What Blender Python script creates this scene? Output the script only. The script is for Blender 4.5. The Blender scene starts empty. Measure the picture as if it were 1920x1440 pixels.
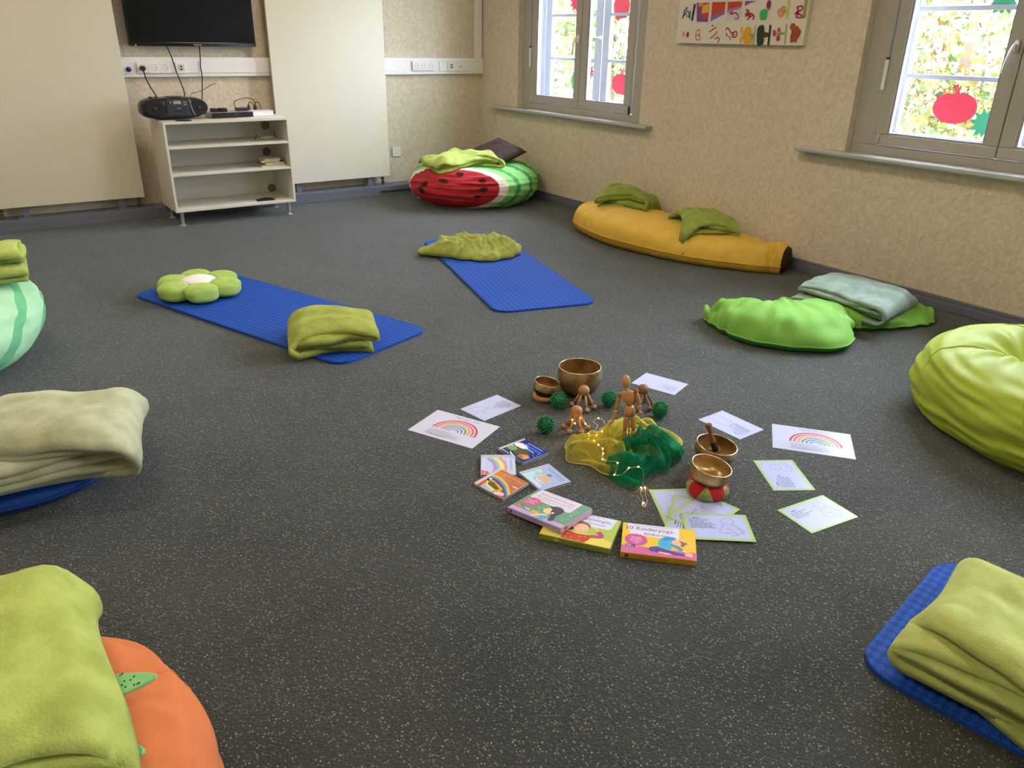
import bpy, bmesh, math, random
import numpy as np
from mathutils import Vector, Matrix

# ------------------------------------------------------------------ camera, world, sun, exposure
SC = bpy.context.scene
COL = SC.collection
FPX, CAMH = 1455.0, 1.41
_y, _p, _r = (math.radians(a) for a in (35.19, 24.0, 1.07))
_f = np.array([math.sin(_y)*math.cos(_p), math.cos(_y)*math.cos(_p), -math.sin(_p)])
_rt = np.array([math.cos(_y), -math.sin(_y), 0.0]); _up = np.cross(_rt, _f)
_rt, _up = math.cos(_r)*_rt + math.sin(_r)*_up, -math.sin(_r)*_rt + math.cos(_r)*_up
CAM = np.array([0.0, 0.0, CAMH])
cd_ = bpy.data.cameras.new('camera'); cam = bpy.data.objects.new('camera', cd_); COL.objects.link(cam)
cd_.sensor_fit = 'HORIZONTAL'; cd_.sensor_width = 36.0; cd_.lens = 36.0*FPX/1920.0
cd_.clip_start = 0.02; cd_.clip_end = 400
cam.matrix_world = Matrix(((_rt[0], _up[0], -_f[0], 0), (_rt[1], _up[1], -_f[1], 0), (_rt[2], _up[2], -_f[2], CAMH), (0, 0, 0, 1)))
SC.camera = cam
W = bpy.data.worlds.new('sky'); SC.world = W; W.use_nodes = True
_bg = W.node_tree.nodes['Background']; _bg.inputs[0].default_value = (0.77, 0.88, 1.0, 1); _bg.inputs[1].default_value = 5.2
_sl = bpy.data.lights.new('sun', 'SUN'); _so = bpy.data.objects.new('sun', _sl); COL.objects.link(_so)
_sl.energy = 1.6; _sl.angle = 0.01; _sl.color = (1, .93, .78)
_so.rotation_euler = Vector((1.0, -0.45, -0.62)).to_track_quat('-Z', 'Y').to_euler()
vs = SC.view_settings; vs.view_transform = 'Standard'; vs.look = 'None'; vs.gamma = 1.0; vs.use_curve_mapping = False
vs.exposure = 3.3
XR, YB, XL, YF, ZC = 4.57, 7.127, -2.4, -2.9, 2.85          # right wall, back wall, left wall, front wall, ceiling
WINS = [(4.784, 6.48), (1.23, 2.93), (-2.324, -0.624)]        # y range of the three openings in the right wall
ZW0, ZW1 = 0.80, 2.45
for _a, _b in WINS:                                           # sampling portals for the daylight in the openings
    _pl = bpy.data.lights.new('portal', 'AREA'); _pl.shape = 'RECTANGLE'; _pl.size = ZW1-ZW0; _pl.size_y = _b-_a
    _pl.cycles.is_portal = True
    _po = bpy.data.objects.new('daylight_portal', _pl); COL.objects.link(_po)
    _po.location = (4.99, (_a+_b)/2, (ZW0+ZW1)/2); _po.rotation_euler = (0, math.radians(90), 0)


# ------------------------------------------------------------------ helpers
def ray(x, y): return _f + (x-960)/FPX*_rt - (y-720)/FPX*_up
def G(x, y, z=0.0):                     # pixel -> point on the horizontal plane z
    d = ray(x, y); return CAM + d*(z-CAMH)/d[2]
def PX(x, y, X): d = ray(x, y); return CAM + d*X/d[0]
def PY(x, y, Y): d = ray(x, y); return CAM + d*Y/d[1]
def lin(h, k=1.0):
    h = h.lstrip('#'); o = []
    for i in (0, 2, 4):
        c = int(h[i:i+2], 16)/255.0
        o.append((c/12.92 if c <= .04045 else ((c+.055)/1.055)**2.4)*k)
    return (*o, 1.0)
_mc = {}
def M(name, col, rough=.6, metal=0.0, spec=.5, sheen=0.0, coat=0.0, var=0.0, vs_=6.0, bump=0.0, bs=200.0, bd=.002, emit=0.0, dark=None, alpha=1.0, stretch=None, trans=0.0):
    """a principled material: var = colour variation by noise of scale vs_, bump = relief strength by noise of scale bs"""
    if name in _mc: return _mc[name]
    m = bpy.data.materials.new(name); m.use_nodes = True; nt = m.node_tree; N = nt.nodes; L = nt.links
    b = N['Principled BSDF']; c = lin(col) if isinstance(col, str) else col
    b.inputs['Base Color'].default_value = c; b.inputs['Roughness'].default_value = rough; b.inputs['Metallic'].default_value = metal
    b.inputs['Specular IOR Level'].default_value = spec
    if sheen: b.inputs['Sheen Weight'].default_value = sheen; b.inputs['Sheen Roughness'].default_value = .45; b.inputs['Sheen Tint'].default_value = tuple(min(1, x*1.3+.15) for x in c[:3])+(1,)
    if coat: b.inputs['Coat Weight'].default_value = coat; b.inputs['Coat Roughness'].default_value = .08
    if emit: b.inputs['Emission Color'].default_value = c; b.inputs['Emission Strength'].default_value = emit
    if alpha < 1: b.inputs['Alpha'].default_value = alpha
    if trans: b.inputs['Transmission Weight'].default_value = trans
    if var or bump:
        tc = N.new('ShaderNodeTexCoord'); src = tc.outputs['Object']
        if stretch:
            mp = N.new('ShaderNodeMapping'); mp.inputs['Scale'].default_value = stretch; L.new(src, mp.inputs[0]); src = mp.outputs[0]
    if var:
        n = N.new('ShaderNodeTexNoise'); n.inputs['Scale'].default_value = vs_; n.inputs['Detail'].default_value = 4; L.new(src, n.inputs['Vector'])
        r = N.new('ShaderNodeValToRGB'); d = lin(dark) if dark else tuple(x*(1-var) for x in c[:3])+(1,)
        e = tuple(min(1, x*(1+var*.8)) for x in c[:3])+(1,)
        r.color_ramp.elements[0].color = d; r.color_ramp.elements[1].color = e
        r.color_ramp.elements[0].position = .32; r.color_ramp.elements[1].position = .68
        L.new(n.outputs['Fac'], r.inputs[0]); L.new(r.outputs[0], b.inputs['Base Color'])
    if bump:
        n2 = N.new('ShaderNodeTexNoise'); n2.inputs['Scale'].default_value = bs; n2.inputs['Detail'].default_value = 3; L.new(src, n2.inputs['Vector'])
        bp = N.new('ShaderNodeBump'); bp.inputs['Strength'].default_value = bump; bp.inputs['Distance'].default_value = bd
        L.new(n2.outputs['Fac'], bp.inputs['Height']); L.new(bp.outputs[0], b.inputs['Normal'])
    _mc[name] = m; return m
def tag(o, label=None, cat=None, group=None, kind=None):
    for k, v in (('label', label), ('category', cat), ('group', group), ('kind', kind)):
        if v: o[k] = v
    return o
def thing(name, label, cat, loc=(0, 0, 0), rz=0.0, group=None, rot=None):
    o = bpy.data.objects.new(name, None); COL.objects.link(o); o.empty_display_size = .05
    o.location = loc; o.rotation_euler = rot if rot else (0, 0, rz)
    return tag(o, label, cat, group)
def mesh(name, v, f, mat, parent=None, smooth=True, loc=None, mats=None, idx=None, auto=None):
    me = bpy.data.meshes.new(name); me.from_pydata([tuple(map(float, p)) for p in v], [], [tuple(int(i) for i in q) for q in f])
    if mats:
        for m in mats: me.materials.append(m)
        if idx is not None: me.polygons.foreach_set('material_index', idx)
    else: me.materials.append(mat)
    if smooth: me.polygons.foreach_set('use_smooth', [True]*len(me.polygons))
    me.update()
    o = bpy.data.objects.new(name, me); COL.objects.link(o)
    if parent: o.parent = parent
    if loc is not None: o.location = loc
    if auto: me.set_sharp_from_angle(angle=math.radians(auto))
    return o
class MB:
    """collects shapes of ONE part"""
    def __init__(s): s.v = []; s.f = []
    def add(s, v, f):
        n = len(s.v); s.v += [tuple(p) for p in v]; s.f += [tuple(i+n for i in q) for q in f]; return s
    def box(s, x0, y0, z0, x1, y1, z1):
        return s.add([(x0,y0,z0),(x1,y0,z0),(x1,y1,z0),(x0,y1,z0),(x0,y0,z1),(x1,y0,z1),(x1,y1,z1),(x0,y1,z1)],
                     [(0,3,2,1),(4,5,6,7),(0,1,5,4),(1,2,6,5),(2,3,7,6),(3,0,4,7)])
    def tube(s, pts, rad, n=8, cap=True):
        P = [np.array(p, float) for p in pts]; R = rad if isinstance(rad, (list, tuple, np.ndarray)) else [rad]*len(P)
        v = []; f = []; up = np.array([.13, .21, 1.0])
        prev = None
        for i, p in enumerate(P):
            t = P[min(i+1, len(P)-1)]-P[max(i-1, 0)]; t = t/(np.linalg.norm(t)+1e-12)
            a = np.cross(t, up if abs(t[2]) < .95 else np.array([1.0, 0, 0])) if prev is None else prev - t*(prev@t)
            a = a/(np.linalg.norm(a)+1e-12); b = np.cross(t, a); prev = a
            for k in range(n):
                q = 2*math.pi*k/n; v.append(p+R[i]*(math.cos(q)*a+math.sin(q)*b))
        for i in range(len(P)-1):
            for k in range(n): f.append((i*n+k, i*n+(k+1)%n, (i+1)*n+(k+1)%n, (i+1)*n+k))
        if cap: f += [tuple(range(n))[::-1], tuple(range((len(P)-1)*n, len(P)*n))]
        return s.add(v, f)
    def lathe(s, prof, n=32, c=(0, 0, 0), axis='z', cap=True):
        v = []; f = []
        for r, z in prof:
            for k in range(n):
                q = 2*math.pi*k/n; x, y = r*math.cos(q), r*math.sin(q)
                v.append({'z': (c[0]+x, c[1]+y, c[2]+z), 'y': (c[0]+x, c[1]+z, c[2]+y), 'x': (c[0]+z, c[1]+x, c[2]+y)}[axis])
        m = len(prof)
        for i in range(m-1):
            for k in range(n): f.append((i*n+k, i*n+(k+1)%n, (i+1)*n+(k+1)%n, (i+1)*n+k))
        if cap and prof[0][0] > 1e-6: f.append(tuple(range(n))[::-1])
        if cap and prof[-1][0] > 1e-6: f.append(tuple(range((m-1)*n, m*n)))
        return s.add(v, f)
    def ball(s, c, r, n=16, m=10):
        rr = r if isinstance(r, (tuple, list)) else (r, r, r); v = []; f = []
        for i in range(m+1):
            t = math.pi*i/m
            for k in range(n):
                q = 2*math.pi*k/n; v.append((c[0]+rr[0]*math.sin(t)*math.cos(q), c[1]+rr[1]*math.sin(t)*math.sin(q), c[2]+rr[2]*math.cos(t)))
        for i in range(m):
            for k in range(n): f.append((i*n+k, (i+1)*n+k, (i+1)*n+(k+1)%n, i*n+(k+1)%n))
        return s.add(v, f)
    def prism(s, pts, z0, z1):
        n = len(pts); return s.add([(x, y, z0) for x, y in pts]+[(x, y, z1) for x, y in pts],
            [tuple(range(n))[::-1], tuple(range(n, 2*n))]+[(i, (i+1)%n, n+(i+1)%n, n+i) for i in range(n)])
    def build(s, name, mat, parent=None, smooth=False, bevel=0.0, seg=2, auto=None, **k):
        o = mesh(name, s.v, s.f, mat, parent, smooth or bool(auto), auto=auto, **k)
        if bevel:
            md = o.modifiers.new('bevel', 'BEVEL'); md.width = bevel; md.segments = seg; md.limit_method = 'ANGLE'; md.angle_limit = .6
        return o
def rrect(w, h, r, n=6):
    o = []
    for cx, cy, a0 in ((w/2-r, h/2-r, 0), (-w/2+r, h/2-r, 90), (-w/2+r, -h/2+r, 180), (w/2-r, -h/2+r, 270)):
        for k in range(n+1):
            a = math.radians(a0+90*k/n); o.append((cx+r*math.cos(a), cy+r*math.sin(a)))
    return o
def copy_tree(o, parent=None):
    c = o.copy(); COL.objects.link(c); c.parent = parent
    for ch in list(o.children): copy_tree(ch, c)
    return c
class SN:
    """smooth noise as a sum of random sine waves; call with (N,k) points"""
    def __init__(s, seed, dim=2, waves=14, lo=.6, hi=1.6):
        g = np.random.default_rng(seed); k = g.normal(size=(waves, dim)); k /= np.linalg.norm(k, axis=1)[:, None]
        s.k = k*g.uniform(lo, hi, waves)[:, None]; s.ph = g.uniform(0, 6.28, waves); s.n = waves
    def __call__(s, p, freq=1.0): return np.sin(p@(s.k.T*freq*6.283)+s.ph).sum(1)/math.sqrt(s.n/2)
def catmull(P, n):
    P = np.array(P, float); out = []
    Q = np.vstack([2*P[0]-P[1], P, 2*P[-1]-P[-2]])
    for i in range(1, len(Q)-2):
        for k in range(n):
            t = k/n; a, b, c, d = Q[i-1], Q[i], Q[i+1], Q[i+2]
            out.append(.5*((2*b)+(-a+c)*t+(2*a-5*b+4*c-d)*t*t+(-a+3*b-3*c+d)*t**3))
    out.append(P[-1]); return np.array(out)
_tx = {}
def text_mesh(s):
    """2-D outline mesh of a word, capital height about 1, left aligned"""
    if s in _tx: return _tx[s]
    cu = bpy.data.curves.new('t', 'FONT'); cu.body = s; cu.size = 1.4; cu.resolution_u = 3
    o = bpy.data.objects.new('t', cu); COL.objects.link(o); dg = bpy.context.evaluated_depsgraph_get()
    me = bpy.data.meshes.new_from_object(o.evaluated_get(dg))
    v = np.array([(p.co.x, p.co.y) for p in me.vertices]); f = [tuple(q.vertices) for q in me.polygons]
    bpy.data.objects.remove(o); bpy.data.meshes.remove(me); bpy.data.curves.remove(cu)
    _tx[s] = (v, f); return _tx[s]
def ink(h, gl=.45):
    return M('ink_'+h.lstrip('#')+('' if gl == .45 else '_%d' % int(gl*100)), h, gl, spec=.12 if gl < .3 else .35, bump=.25 if gl < .3 else 0, bs=26, bd=.004)
class Pr:
    """flat print: coloured shapes in the plane of a card, joined into ONE part"""
    def __init__(s, gl=.45, dz=.00002): s.v = []; s.f = []; s.i = []; s.m = []; s.gl = gl; s.dz = dz; s.z = 0
    def _m(s, c):
        m = ink(c, s.gl)
        if m not in s.m: s.m.append(m)
        return s.m.index(m)
    def _add(s, v, f, c):
        s.z += 1; n = len(s.v); s.v += [(x, y, s.z*s.dz) for x, y in v]; s.f += [tuple(i+n for i in q) for q in f]; s.i += [s._m(c)]*len(f); return s
    def poly(s, pts, c): return s._add(pts, [tuple(range(len(pts)))], c)
    def rect(s, x0, y0, x1, y1, c): return s.poly([(x0,y0),(x1,y0),(x1,y1),(x0,y1)], c)
    def ell(s, x, y, a, b, c, n=20, rot=0.0):
        cr, sr = math.cos(rot), math.sin(rot)
        return s.poly([(x+a*math.cos(t)*cr-b*math.sin(t)*sr, y+a*math.cos(t)*sr+b*math.sin(t)*cr) for t in [2*math.pi*k/n for k in range(n)]], c)
    def stroke(s, pts, w, c, closed=False):
        P = [np.array(p, float) for p in pts]; n = len(P); v = []; f = []
        if closed: P = P+[P[0]]; n += 1
        for i in range(n):
            t = P[min(i+1, n-1)]-P[max(i-1, 0)]; t = t/(np.linalg.norm(t)+1e-12); q = np.array([-t[1], t[0]])
            ww = w[i] if isinstance(w, (list, tuple)) else w
            v += [tuple(P[i]+q*ww/2), tuple(P[i]-q*ww/2)]
        for i in range(n-1): f.append((2*i+1, 2*i+3, 2*i+2, 2*i))
        return s._add(v, f, c)
    def frame(s, x0, y0, x1, y1, w, c): return s.stroke([(x0,y0),(x1,y0),(x1,y1),(x0,y1),(x0,y0)], w, c)
    def arc(s, x, y, r, w, c, a0=0, a1=180, n=24, sy=1.0): return s.stroke([(x+r*math.cos(math.radians(a0+(a1-a0)*k/n)), y+sy*r*math.sin(math.radians(a0+(a1-a0)*k/n))) for k in range(n+1)], w, c)
    def text(s, t, x, y, h, c, al='l', wmax=None, slant=0.0):
        v, f = text_mesh(t); k = h; wd = (v[:, 0].max()-v[:, 0].min())*k; sx = k
        if wmax and wd > wmax: sx = k*wmax/wd; wd = wmax
        ox = x-v[:, 0].min()*sx-(wd/2 if al == 'c' else (wd if al == 'r' else 0))
        return s._add([(a*sx+ox+b*k*slant, b*k+y) for a, b in v], f, c)
    def lines(s, x, y, n, ln, dy, w, c, seed=0):
        g = random.Random(seed)
        for i in range(n):
            l = ln*(g.uniform(.55, 1.0)); xx = x; e = x+l
            while xx < e-.002:
                ww = min(g.uniform(.006, .016), e-xx); s.rect(xx, y-i*dy-w/2, xx+ww, y-i*dy+w/2, c); xx += ww+.0025
        return s
    def build(s, name, parent, z=0.0, xf=None):
        o = mesh(name, s.v, s.f, None, parent, smooth=False, mats=s.m, idx=s.i)
        if xf is not None: o.matrix_local = xf
        else: o.location = (0, 0, z)
        return o
def place4(c, z, size=None):
    """TL,TR,BR,BL pixels of a flat thing in reading order -> centre, heading, size"""
    P = [G(x, y, z)[:2] for x, y in c]; ctr = sum(P)/4; d = (P[1]-P[0])+(P[2]-P[3]); a = math.atan2(d[1], d[0])
    return ctr, a
# ------------------------------------------------------------------ the room
def carpet():
    m = bpy.data.materials.new('carpet'); m.use_nodes = True; nt = m.node_tree; N = nt.nodes; L = nt.links; b = N['Principled BSDF']
    tc = N.new('ShaderNodeTexCoord')
    v = N.new('ShaderNodeTexVoronoi'); v.inputs['Scale'].default_value = 150; v.inputs['Randomness'].default_value = .9; L.new(tc.outputs['Object'], v.inputs['Vector'])
    dot = N.new('ShaderNodeMapRange'); dot.inputs['From Min'].default_value = .16; dot.inputs['From Max'].default_value = .42; dot.inputs['To Min'].default_value = 1; dot.inputs['To Max'].default_value = 0
    L.new(v.outputs['Distance'], dot.inputs['Value'])
    sx = N.new('ShaderNodeSeparateColor'); L.new(v.outputs['Color'], sx.inputs[0])
    pw = N.new('ShaderNodeMath'); pw.operation = 'POWER'; pw.inputs[1].default_value = 2.6; L.new(sx.outputs[0], pw.inputs[0])
    mu = N.new('ShaderNodeMath'); mu.operation = 'MULTIPLY'; L.new(pw.outputs[0], mu.inputs[0]); L.new(dot.outputs[0], mu.inputs[1])
    n = N.new('ShaderNodeTexNoise'); n.inputs['Scale'].default_value = 3.0; n.inputs['Detail'].default_value = 5; L.new(tc.outputs['Object'], n.inputs['Vector'])
    r = N.new('ShaderNodeValToRGB'); r.color_ramp.elements[0].color = lin('#2d302d'); r.color_ramp.elements[1].color = lin('#393c39')
    r.color_ramp.elements[0].position = .3; r.color_ramp.elements[1].position = .7; L.new(n.outputs['Fac'], r.inputs[0])
    mx = N.new('ShaderNodeMix'); mx.data_type = 'RGBA'; L.new(mu.outputs[0], mx.inputs[0]); L.new(r.outputs[0], mx.inputs[6]); mx.inputs[7].default_value = lin('#a8aba3')
    L.new(mx.outputs[2], b.inputs['Base Color']); b.inputs['Roughness'].default_value = .85; b.inputs['Specular IOR Level'].default_value = .3
    b.inputs['Sheen Weight'].default_value = .35; b.inputs['Sheen Roughness'].default_value = .4; b.inputs['Sheen Tint'].default_value = (.75, .82, .85, 1)
    bp = N.new('ShaderNodeBump'); bp.inputs['Strength'].default_value = .7; bp.inputs['Distance'].default_value = .003
    L.new(v.outputs['Distance'], bp.inputs['Height']); L.new(bp.outputs[0], b.inputs['Normal'])
    return m
def wallpaper():
    m = bpy.data.materials.new('wallpaper'); m.use_nodes = True; nt = m.node_tree; N = nt.nodes; L = nt.links; b = N['Principled BSDF']
    tc = N.new('ShaderNodeTexCoord')
    w = N.new('ShaderNodeTexNoise'); w.inputs['Scale'].default_value = 13; w.inputs['Detail'].default_value = 3; L.new(tc.outputs['Object'], w.inputs['Vector'])
    ad = N.new('ShaderNodeVectorMath'); ad.operation = 'MULTIPLY_ADD'; ad.inputs[1].default_value = (.12, .12, .12); L.new(w.outputs['Color'], ad.inputs[0]); L.new(tc.outputs['Object'], ad.inputs[2])
    n = N.new('ShaderNodeTexNoise'); n.inputs['Scale'].default_value = 34; n.inputs['Detail'].default_value = 3; n.inputs['Roughness'].default_value = .55; L.new(ad.outputs[0], n.inputs['Vector'])
    r = N.new('ShaderNodeValToRGB'); r.color_ramp.elements[0].color = lin('#c9bda8'); r.color_ramp.elements[1].color = lin('#d8cdba')
    r.color_ramp.elements[0].position = .36; r.color_ramp.elements[1].position = .62; L.new(n.outputs['Fac'], r.inputs[0]); L.new(r.outputs[0], b.inputs['Base Color'])
    b.inputs['Roughness'].default_value = .8; b.inputs['Specular IOR Level'].default_value = .25
    bp = N.new('ShaderNodeBump'); bp.inputs['Strength'].default_value = .55; bp.inputs['Distance'].default_value = .012
    L.new(n.outputs['Fac'], bp.inputs['Height']); L.new(bp.outputs[0], b.inputs['Normal'])
    return m
m_carpet = carpet(); m_wall = wallpaper()
m_base = M('grey_paint', '#686c7c', .45, bump=.1, bs=60)
m_white = M('white_lacquer', '#dcd9cf', .4, spec=.4)
m_ceil = M('ceiling_paint', '#e8e4da', .9)
m_rad = M('radiator_enamel', '#d9d4c4', .45, bump=.06, bs=500)
m_plastic = M('white_plastic', '#e6e4e4', .35)
m_frame = M('window_beige_paint', '#a8a39c', .45, bump=.05, bs=120)
m_wwhite = M('window_white_paint', '#9599a6', .4)
m_chrome = M('brushed_steel', '#d6d6d6', .3, metal=.7)
m_black = M('black_plastic', '#0b0c0f', .35)
m_dark = M('dark_rubber', '#15140f', .6)
def struct(o): return tag(o, kind='structure')
struct(mesh('floor', [(XL,YF,0),(XR,YF,0),(XR,YB,0),(XL,YB,0)], [(0,1,2,3)], m_carpet, smooth=False))
struct(MB().box(XL,YF,ZC,5.0,YB+.2,ZC+.15).build('ceiling', m_ceil))
struct(MB().box(XL,YB,-.1,5.0,YB+.2,ZC).build('wall_back', m_wall))
struct(MB().box(XL-.2,YF,-.1,XL,YB+.2,ZC).build('wall_left', m_wall))
struct(MB().box(XL-.2,YF-.2,-.1,5.0,YF,ZC).build('wall_front', m_wall))
wr = MB(); ys = [YF]+[v for a, b in sorted(WINS) for v in (a, b)]+[YB]
wr.box(XR,YF,-.1,5.0,YB,ZW0-.03); wr.box(XR,YF,ZW1,5.0,YB,ZC)
for i in range(0, len(ys), 2): wr.box(XR,ys[i],ZW0-.03,5.0,ys[i+1],ZW1)
struct(wr.build('wall_right', m_wall))
struct(MB().box(XL,YF,-.25,5.0,YB+.2,-.1).build('floor_slab', m_ceil))
# baseboards: a profiled strip on the right wall, a deep grey ledge under the radiators on the back wall
b = struct(MB().box(4.545,YF,0,XR,YB-.18,.052).build('baseboard_right', m_base, bevel=.004))
MB().box(4.553,YF,.05,XR,YB-.18,.078).build('moulding', m_base, b, bevel=.006)
b = struct(MB().box(XL,6.94,.04,4.545,YB,.088).build('baseboard_back', m_base, bevel=.004))
MB().box(XL,6.955,0,4.545,YB,.04).build('plinth', m_base, b)
MB().box(XL,6.93,0,3.30,6.955,.041).build('floor_strip', m_base, b, bevel=.003)
struct(MB().box(XL,YF,0,XL+.02,YB-.18,.078).build('baseboard_left', m_base))
# ------------------------------------------------------------------ windows (box windows: beige casements inside, white ones with bars outside)
def glass_mat():
    m = bpy.data.materials.new('window_glass'); m.use_nodes = True; nt = m.node_tree; N = nt.nodes; L = nt.links
    for n in list(N): N.remove(n)
    o = N.new('ShaderNodeOutputMaterial'); mx = N.new('ShaderNodeMixShader'); t = N.new('ShaderNodeBsdfTransparent'); g = N.new('ShaderNodeBsdfGlossy')
    t.inputs[0].default_value = (.98, .98, .985, 1); g.inputs['Roughness'].default_value = .02; lw = N.new('ShaderNodeLayerWeight'); lw.inputs[0].default_value = .5
    pw = N.new('ShaderNodeMath'); pw.operation = 'POWER'; pw.inputs[1].default_value = 5; L.new(lw.outputs['Facing'], pw.inputs[0])
    fr = N.new('ShaderNodeMath'); fr.operation = 'MULTIPLY_ADD'; fr.inputs[1].default_value = .9; fr.inputs[2].default_value = .03; L.new(pw.outputs[0], fr.inputs[0])
    L.new(fr.outputs[0], mx.inputs[0]); L.new(t.outputs[0], mx.inputs[1]); L.new(g.outputs[0], mx.inputs[2]); L.new(mx.outputs[0], o.inputs[0]); return m
m_glass = glass_mat()
def ring(mb, y0, y1, z0, z1, w, x0, x1, wb=None):
    wb = wb or w
    mb.box(x0,y0,z0,x1,y1,z0+wb); mb.box(x0,y0,z1-w,x1,y1,z1); mb.box(x0,y0,z0+wb,x1,y0+w,z1-w); mb.box(x0,y1-w,z0+wb,x1,y1,z1-w); return mb
def window(n, ya, yb, sill):
    w = bpy.data.objects.new('window_%d' % n, None); COL.objects.link(w); w.location = (0, 0, 0); struct(w)
    ring(MB(), ya, yb, ZW0, ZW1, .15, 4.625, 4.685, .055).build('window_frame', m_frame, w, bevel=.004)
    mid = (ya+yb)/2-.02
    for k, (c0, c1) in enumerate(((ya+.165, mid-.0025), (mid+.0025, yb-.152))):
        cs = ring(MB(), c0, c1, ZW0+.06, ZW1-.14, .075 if k else .08, 4.612, 4.668, .062).build('casement', m_frame, w, bevel=.006)
        MB().box(4.645,c0+.03,ZW0+.1,4.648,c1-.03,ZW1-.2).build('pane', m_glass, cs)
        ring(MB(), c0+(.074 if k else .079), c1-(.074 if k else .079), ZW0+.121, ZW1-.219, .012, 4.62, 4.64).build('glazing_bead', m_wwhite, cs, bevel=.002)
    # handle on the meeting stile, hinges and corner fittings
    h = MB(); h.ball((4.60, mid+.03, 1.42), (.012, .016, .032), 12, 8); h.tube([(4.60,mid+.03,1.42),(4.575,mid+.03,1.42),(4.565,mid+.035,1.40),(4.560,mid+.045,1.34),(4.563,mid+.05,1.29)], [.009,.009,.009,.0075,.006], 10)
    h.build('handle', m_plastic if n == 1 else m_chrome, w, smooth=True)
    for yy, z0, z1 in ((yb-.152, 1.17, 1.335),):
        MB().tube([(4.603,yy+.004,z0),(4.603,yy+.004,z1)], .011, 12).build('hinge_cover', m_plastic, w, auto=40)
        MB().tube([(4.603,yy+.004,z1),(4.603,yy+.004,z1+.012)], .0112, 12).build('hinge_cap', m_black, w, auto=40)
        MB().box(4.606,yy+.001,z1,4.612,yy+.007,ZW1-.14).build('cover_strip', m_wwhite, w)
    MB().box(4.600,yb-.19,ZW0+.075,4.612,yb-.172,ZW0+.125).build('corner_fitting', m_chrome, w, bevel=.002)
    MB().box(4.600,ya+.16,ZW0+.055,4.612,ya+.175,ZW0+.12).build('corner_fitting', m_black, w, bevel=.002)
    # white lining between the two window layers
    ln = MB(); ln.box(4.685,ya,ZW0-.03,4.90,yb,ZW0+.035); ln.box(4.685,ya,ZW1-.02,4.90,yb,ZW1); ln.box(4.685,ya,ZW0,4.90,ya+.04,ZW1); ln.box(4.685,yb-.04,ZW0,4.90,yb,ZW1)
    ln.build('lining', m_wwhite, w)
    for c0, c1 in ((ya+.06, mid-.01), (mid+.01, yb-.06)):
        cs = ring(MB(), c0, c1, ZW0+.035, ZW1-.02, .085, 4.845, 4.89, .085).build('outer_casement', m_wwhite, w, bevel=.006)
        for z in (1.245, 1.61, 1.98): MB().box(4.85,c0+.08,z-.013,4.885,c1-.08,z+.013).build('glazing_bar', m_wwhite, cs, bevel=.003)
        zz = [ZW0+.12, 1.245, 1.61, 1.98, ZW1-.10]
        for i in range(4): MB().box(4.866,c0+.075,zz[i]-.005,4.869,c1-.075,zz[i+1]+.005).build('pane', m_glass, cs)
    MB().tube([(4.838,mid,ZW0+.1),(4.838,mid,ZW1-.1)], .008, 10).build('bolt_rod', m_wwhite, w, auto=40)
    bt = MB(); bt.ball((4.830,mid,1.43), .016, 12, 8); bt.tube([(4.830,mid,1.43),(4.800,mid+.03,1.432),(4.795,mid+.07,1.435)], [.006,.005,.005], 8); bt.ball((4.795,mid+.074,1.435), .011, 10, 6)
    bt.build('bolt_knob', m_chrome, w, smooth=True)
    s0, s1 = sill
    MB().box(4.49,s0,.775,4.63,s1,.803).build('window_sill', M('sill_paint', '#aeb0b4', .22, coat=.3), w, bevel=.008, seg=3)
    return w
window(1, *WINS[0], (4.627, 6.853)); window(2, *WINS[1], (1.07, 3.245)); window(3, *WINS[2], (-2.5, -.46))  # third window is out of view, added as a further daylight source
# ------------------------------------------------------------------ ceiling lamps (above the frame; they warm the side of the room away from the windows)
m_lampglow = M('lamp_diffuser', (1.0, .80, .58, 1), .5, emit=1.95)
def ceiling_lamp(x, y, label):
    t = thing('ceiling_lamp', label, 'ceiling lamp', (x, y, ZC), 0, 'ceiling lamps')
    MB().box(-.34,-.34,-.06,.34,.34,0).build('housing', m_white, t, bevel=.006); MB().box(-.31,-.31,-.068,.31,.31,-.058).build('diffuser', m_lampglow, t)
for y, ly in ((.2, 'nearest the camera'), (2.9, 'in the middle of the room'), (5.4, 'nearest the television wall')):
    for x, lx in ((-.2, 'left'), (2.4, 'right')): ceiling_lamp(x, y, 'square warm ceiling lamp of the %s row, %s' % (lx, ly))
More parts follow.
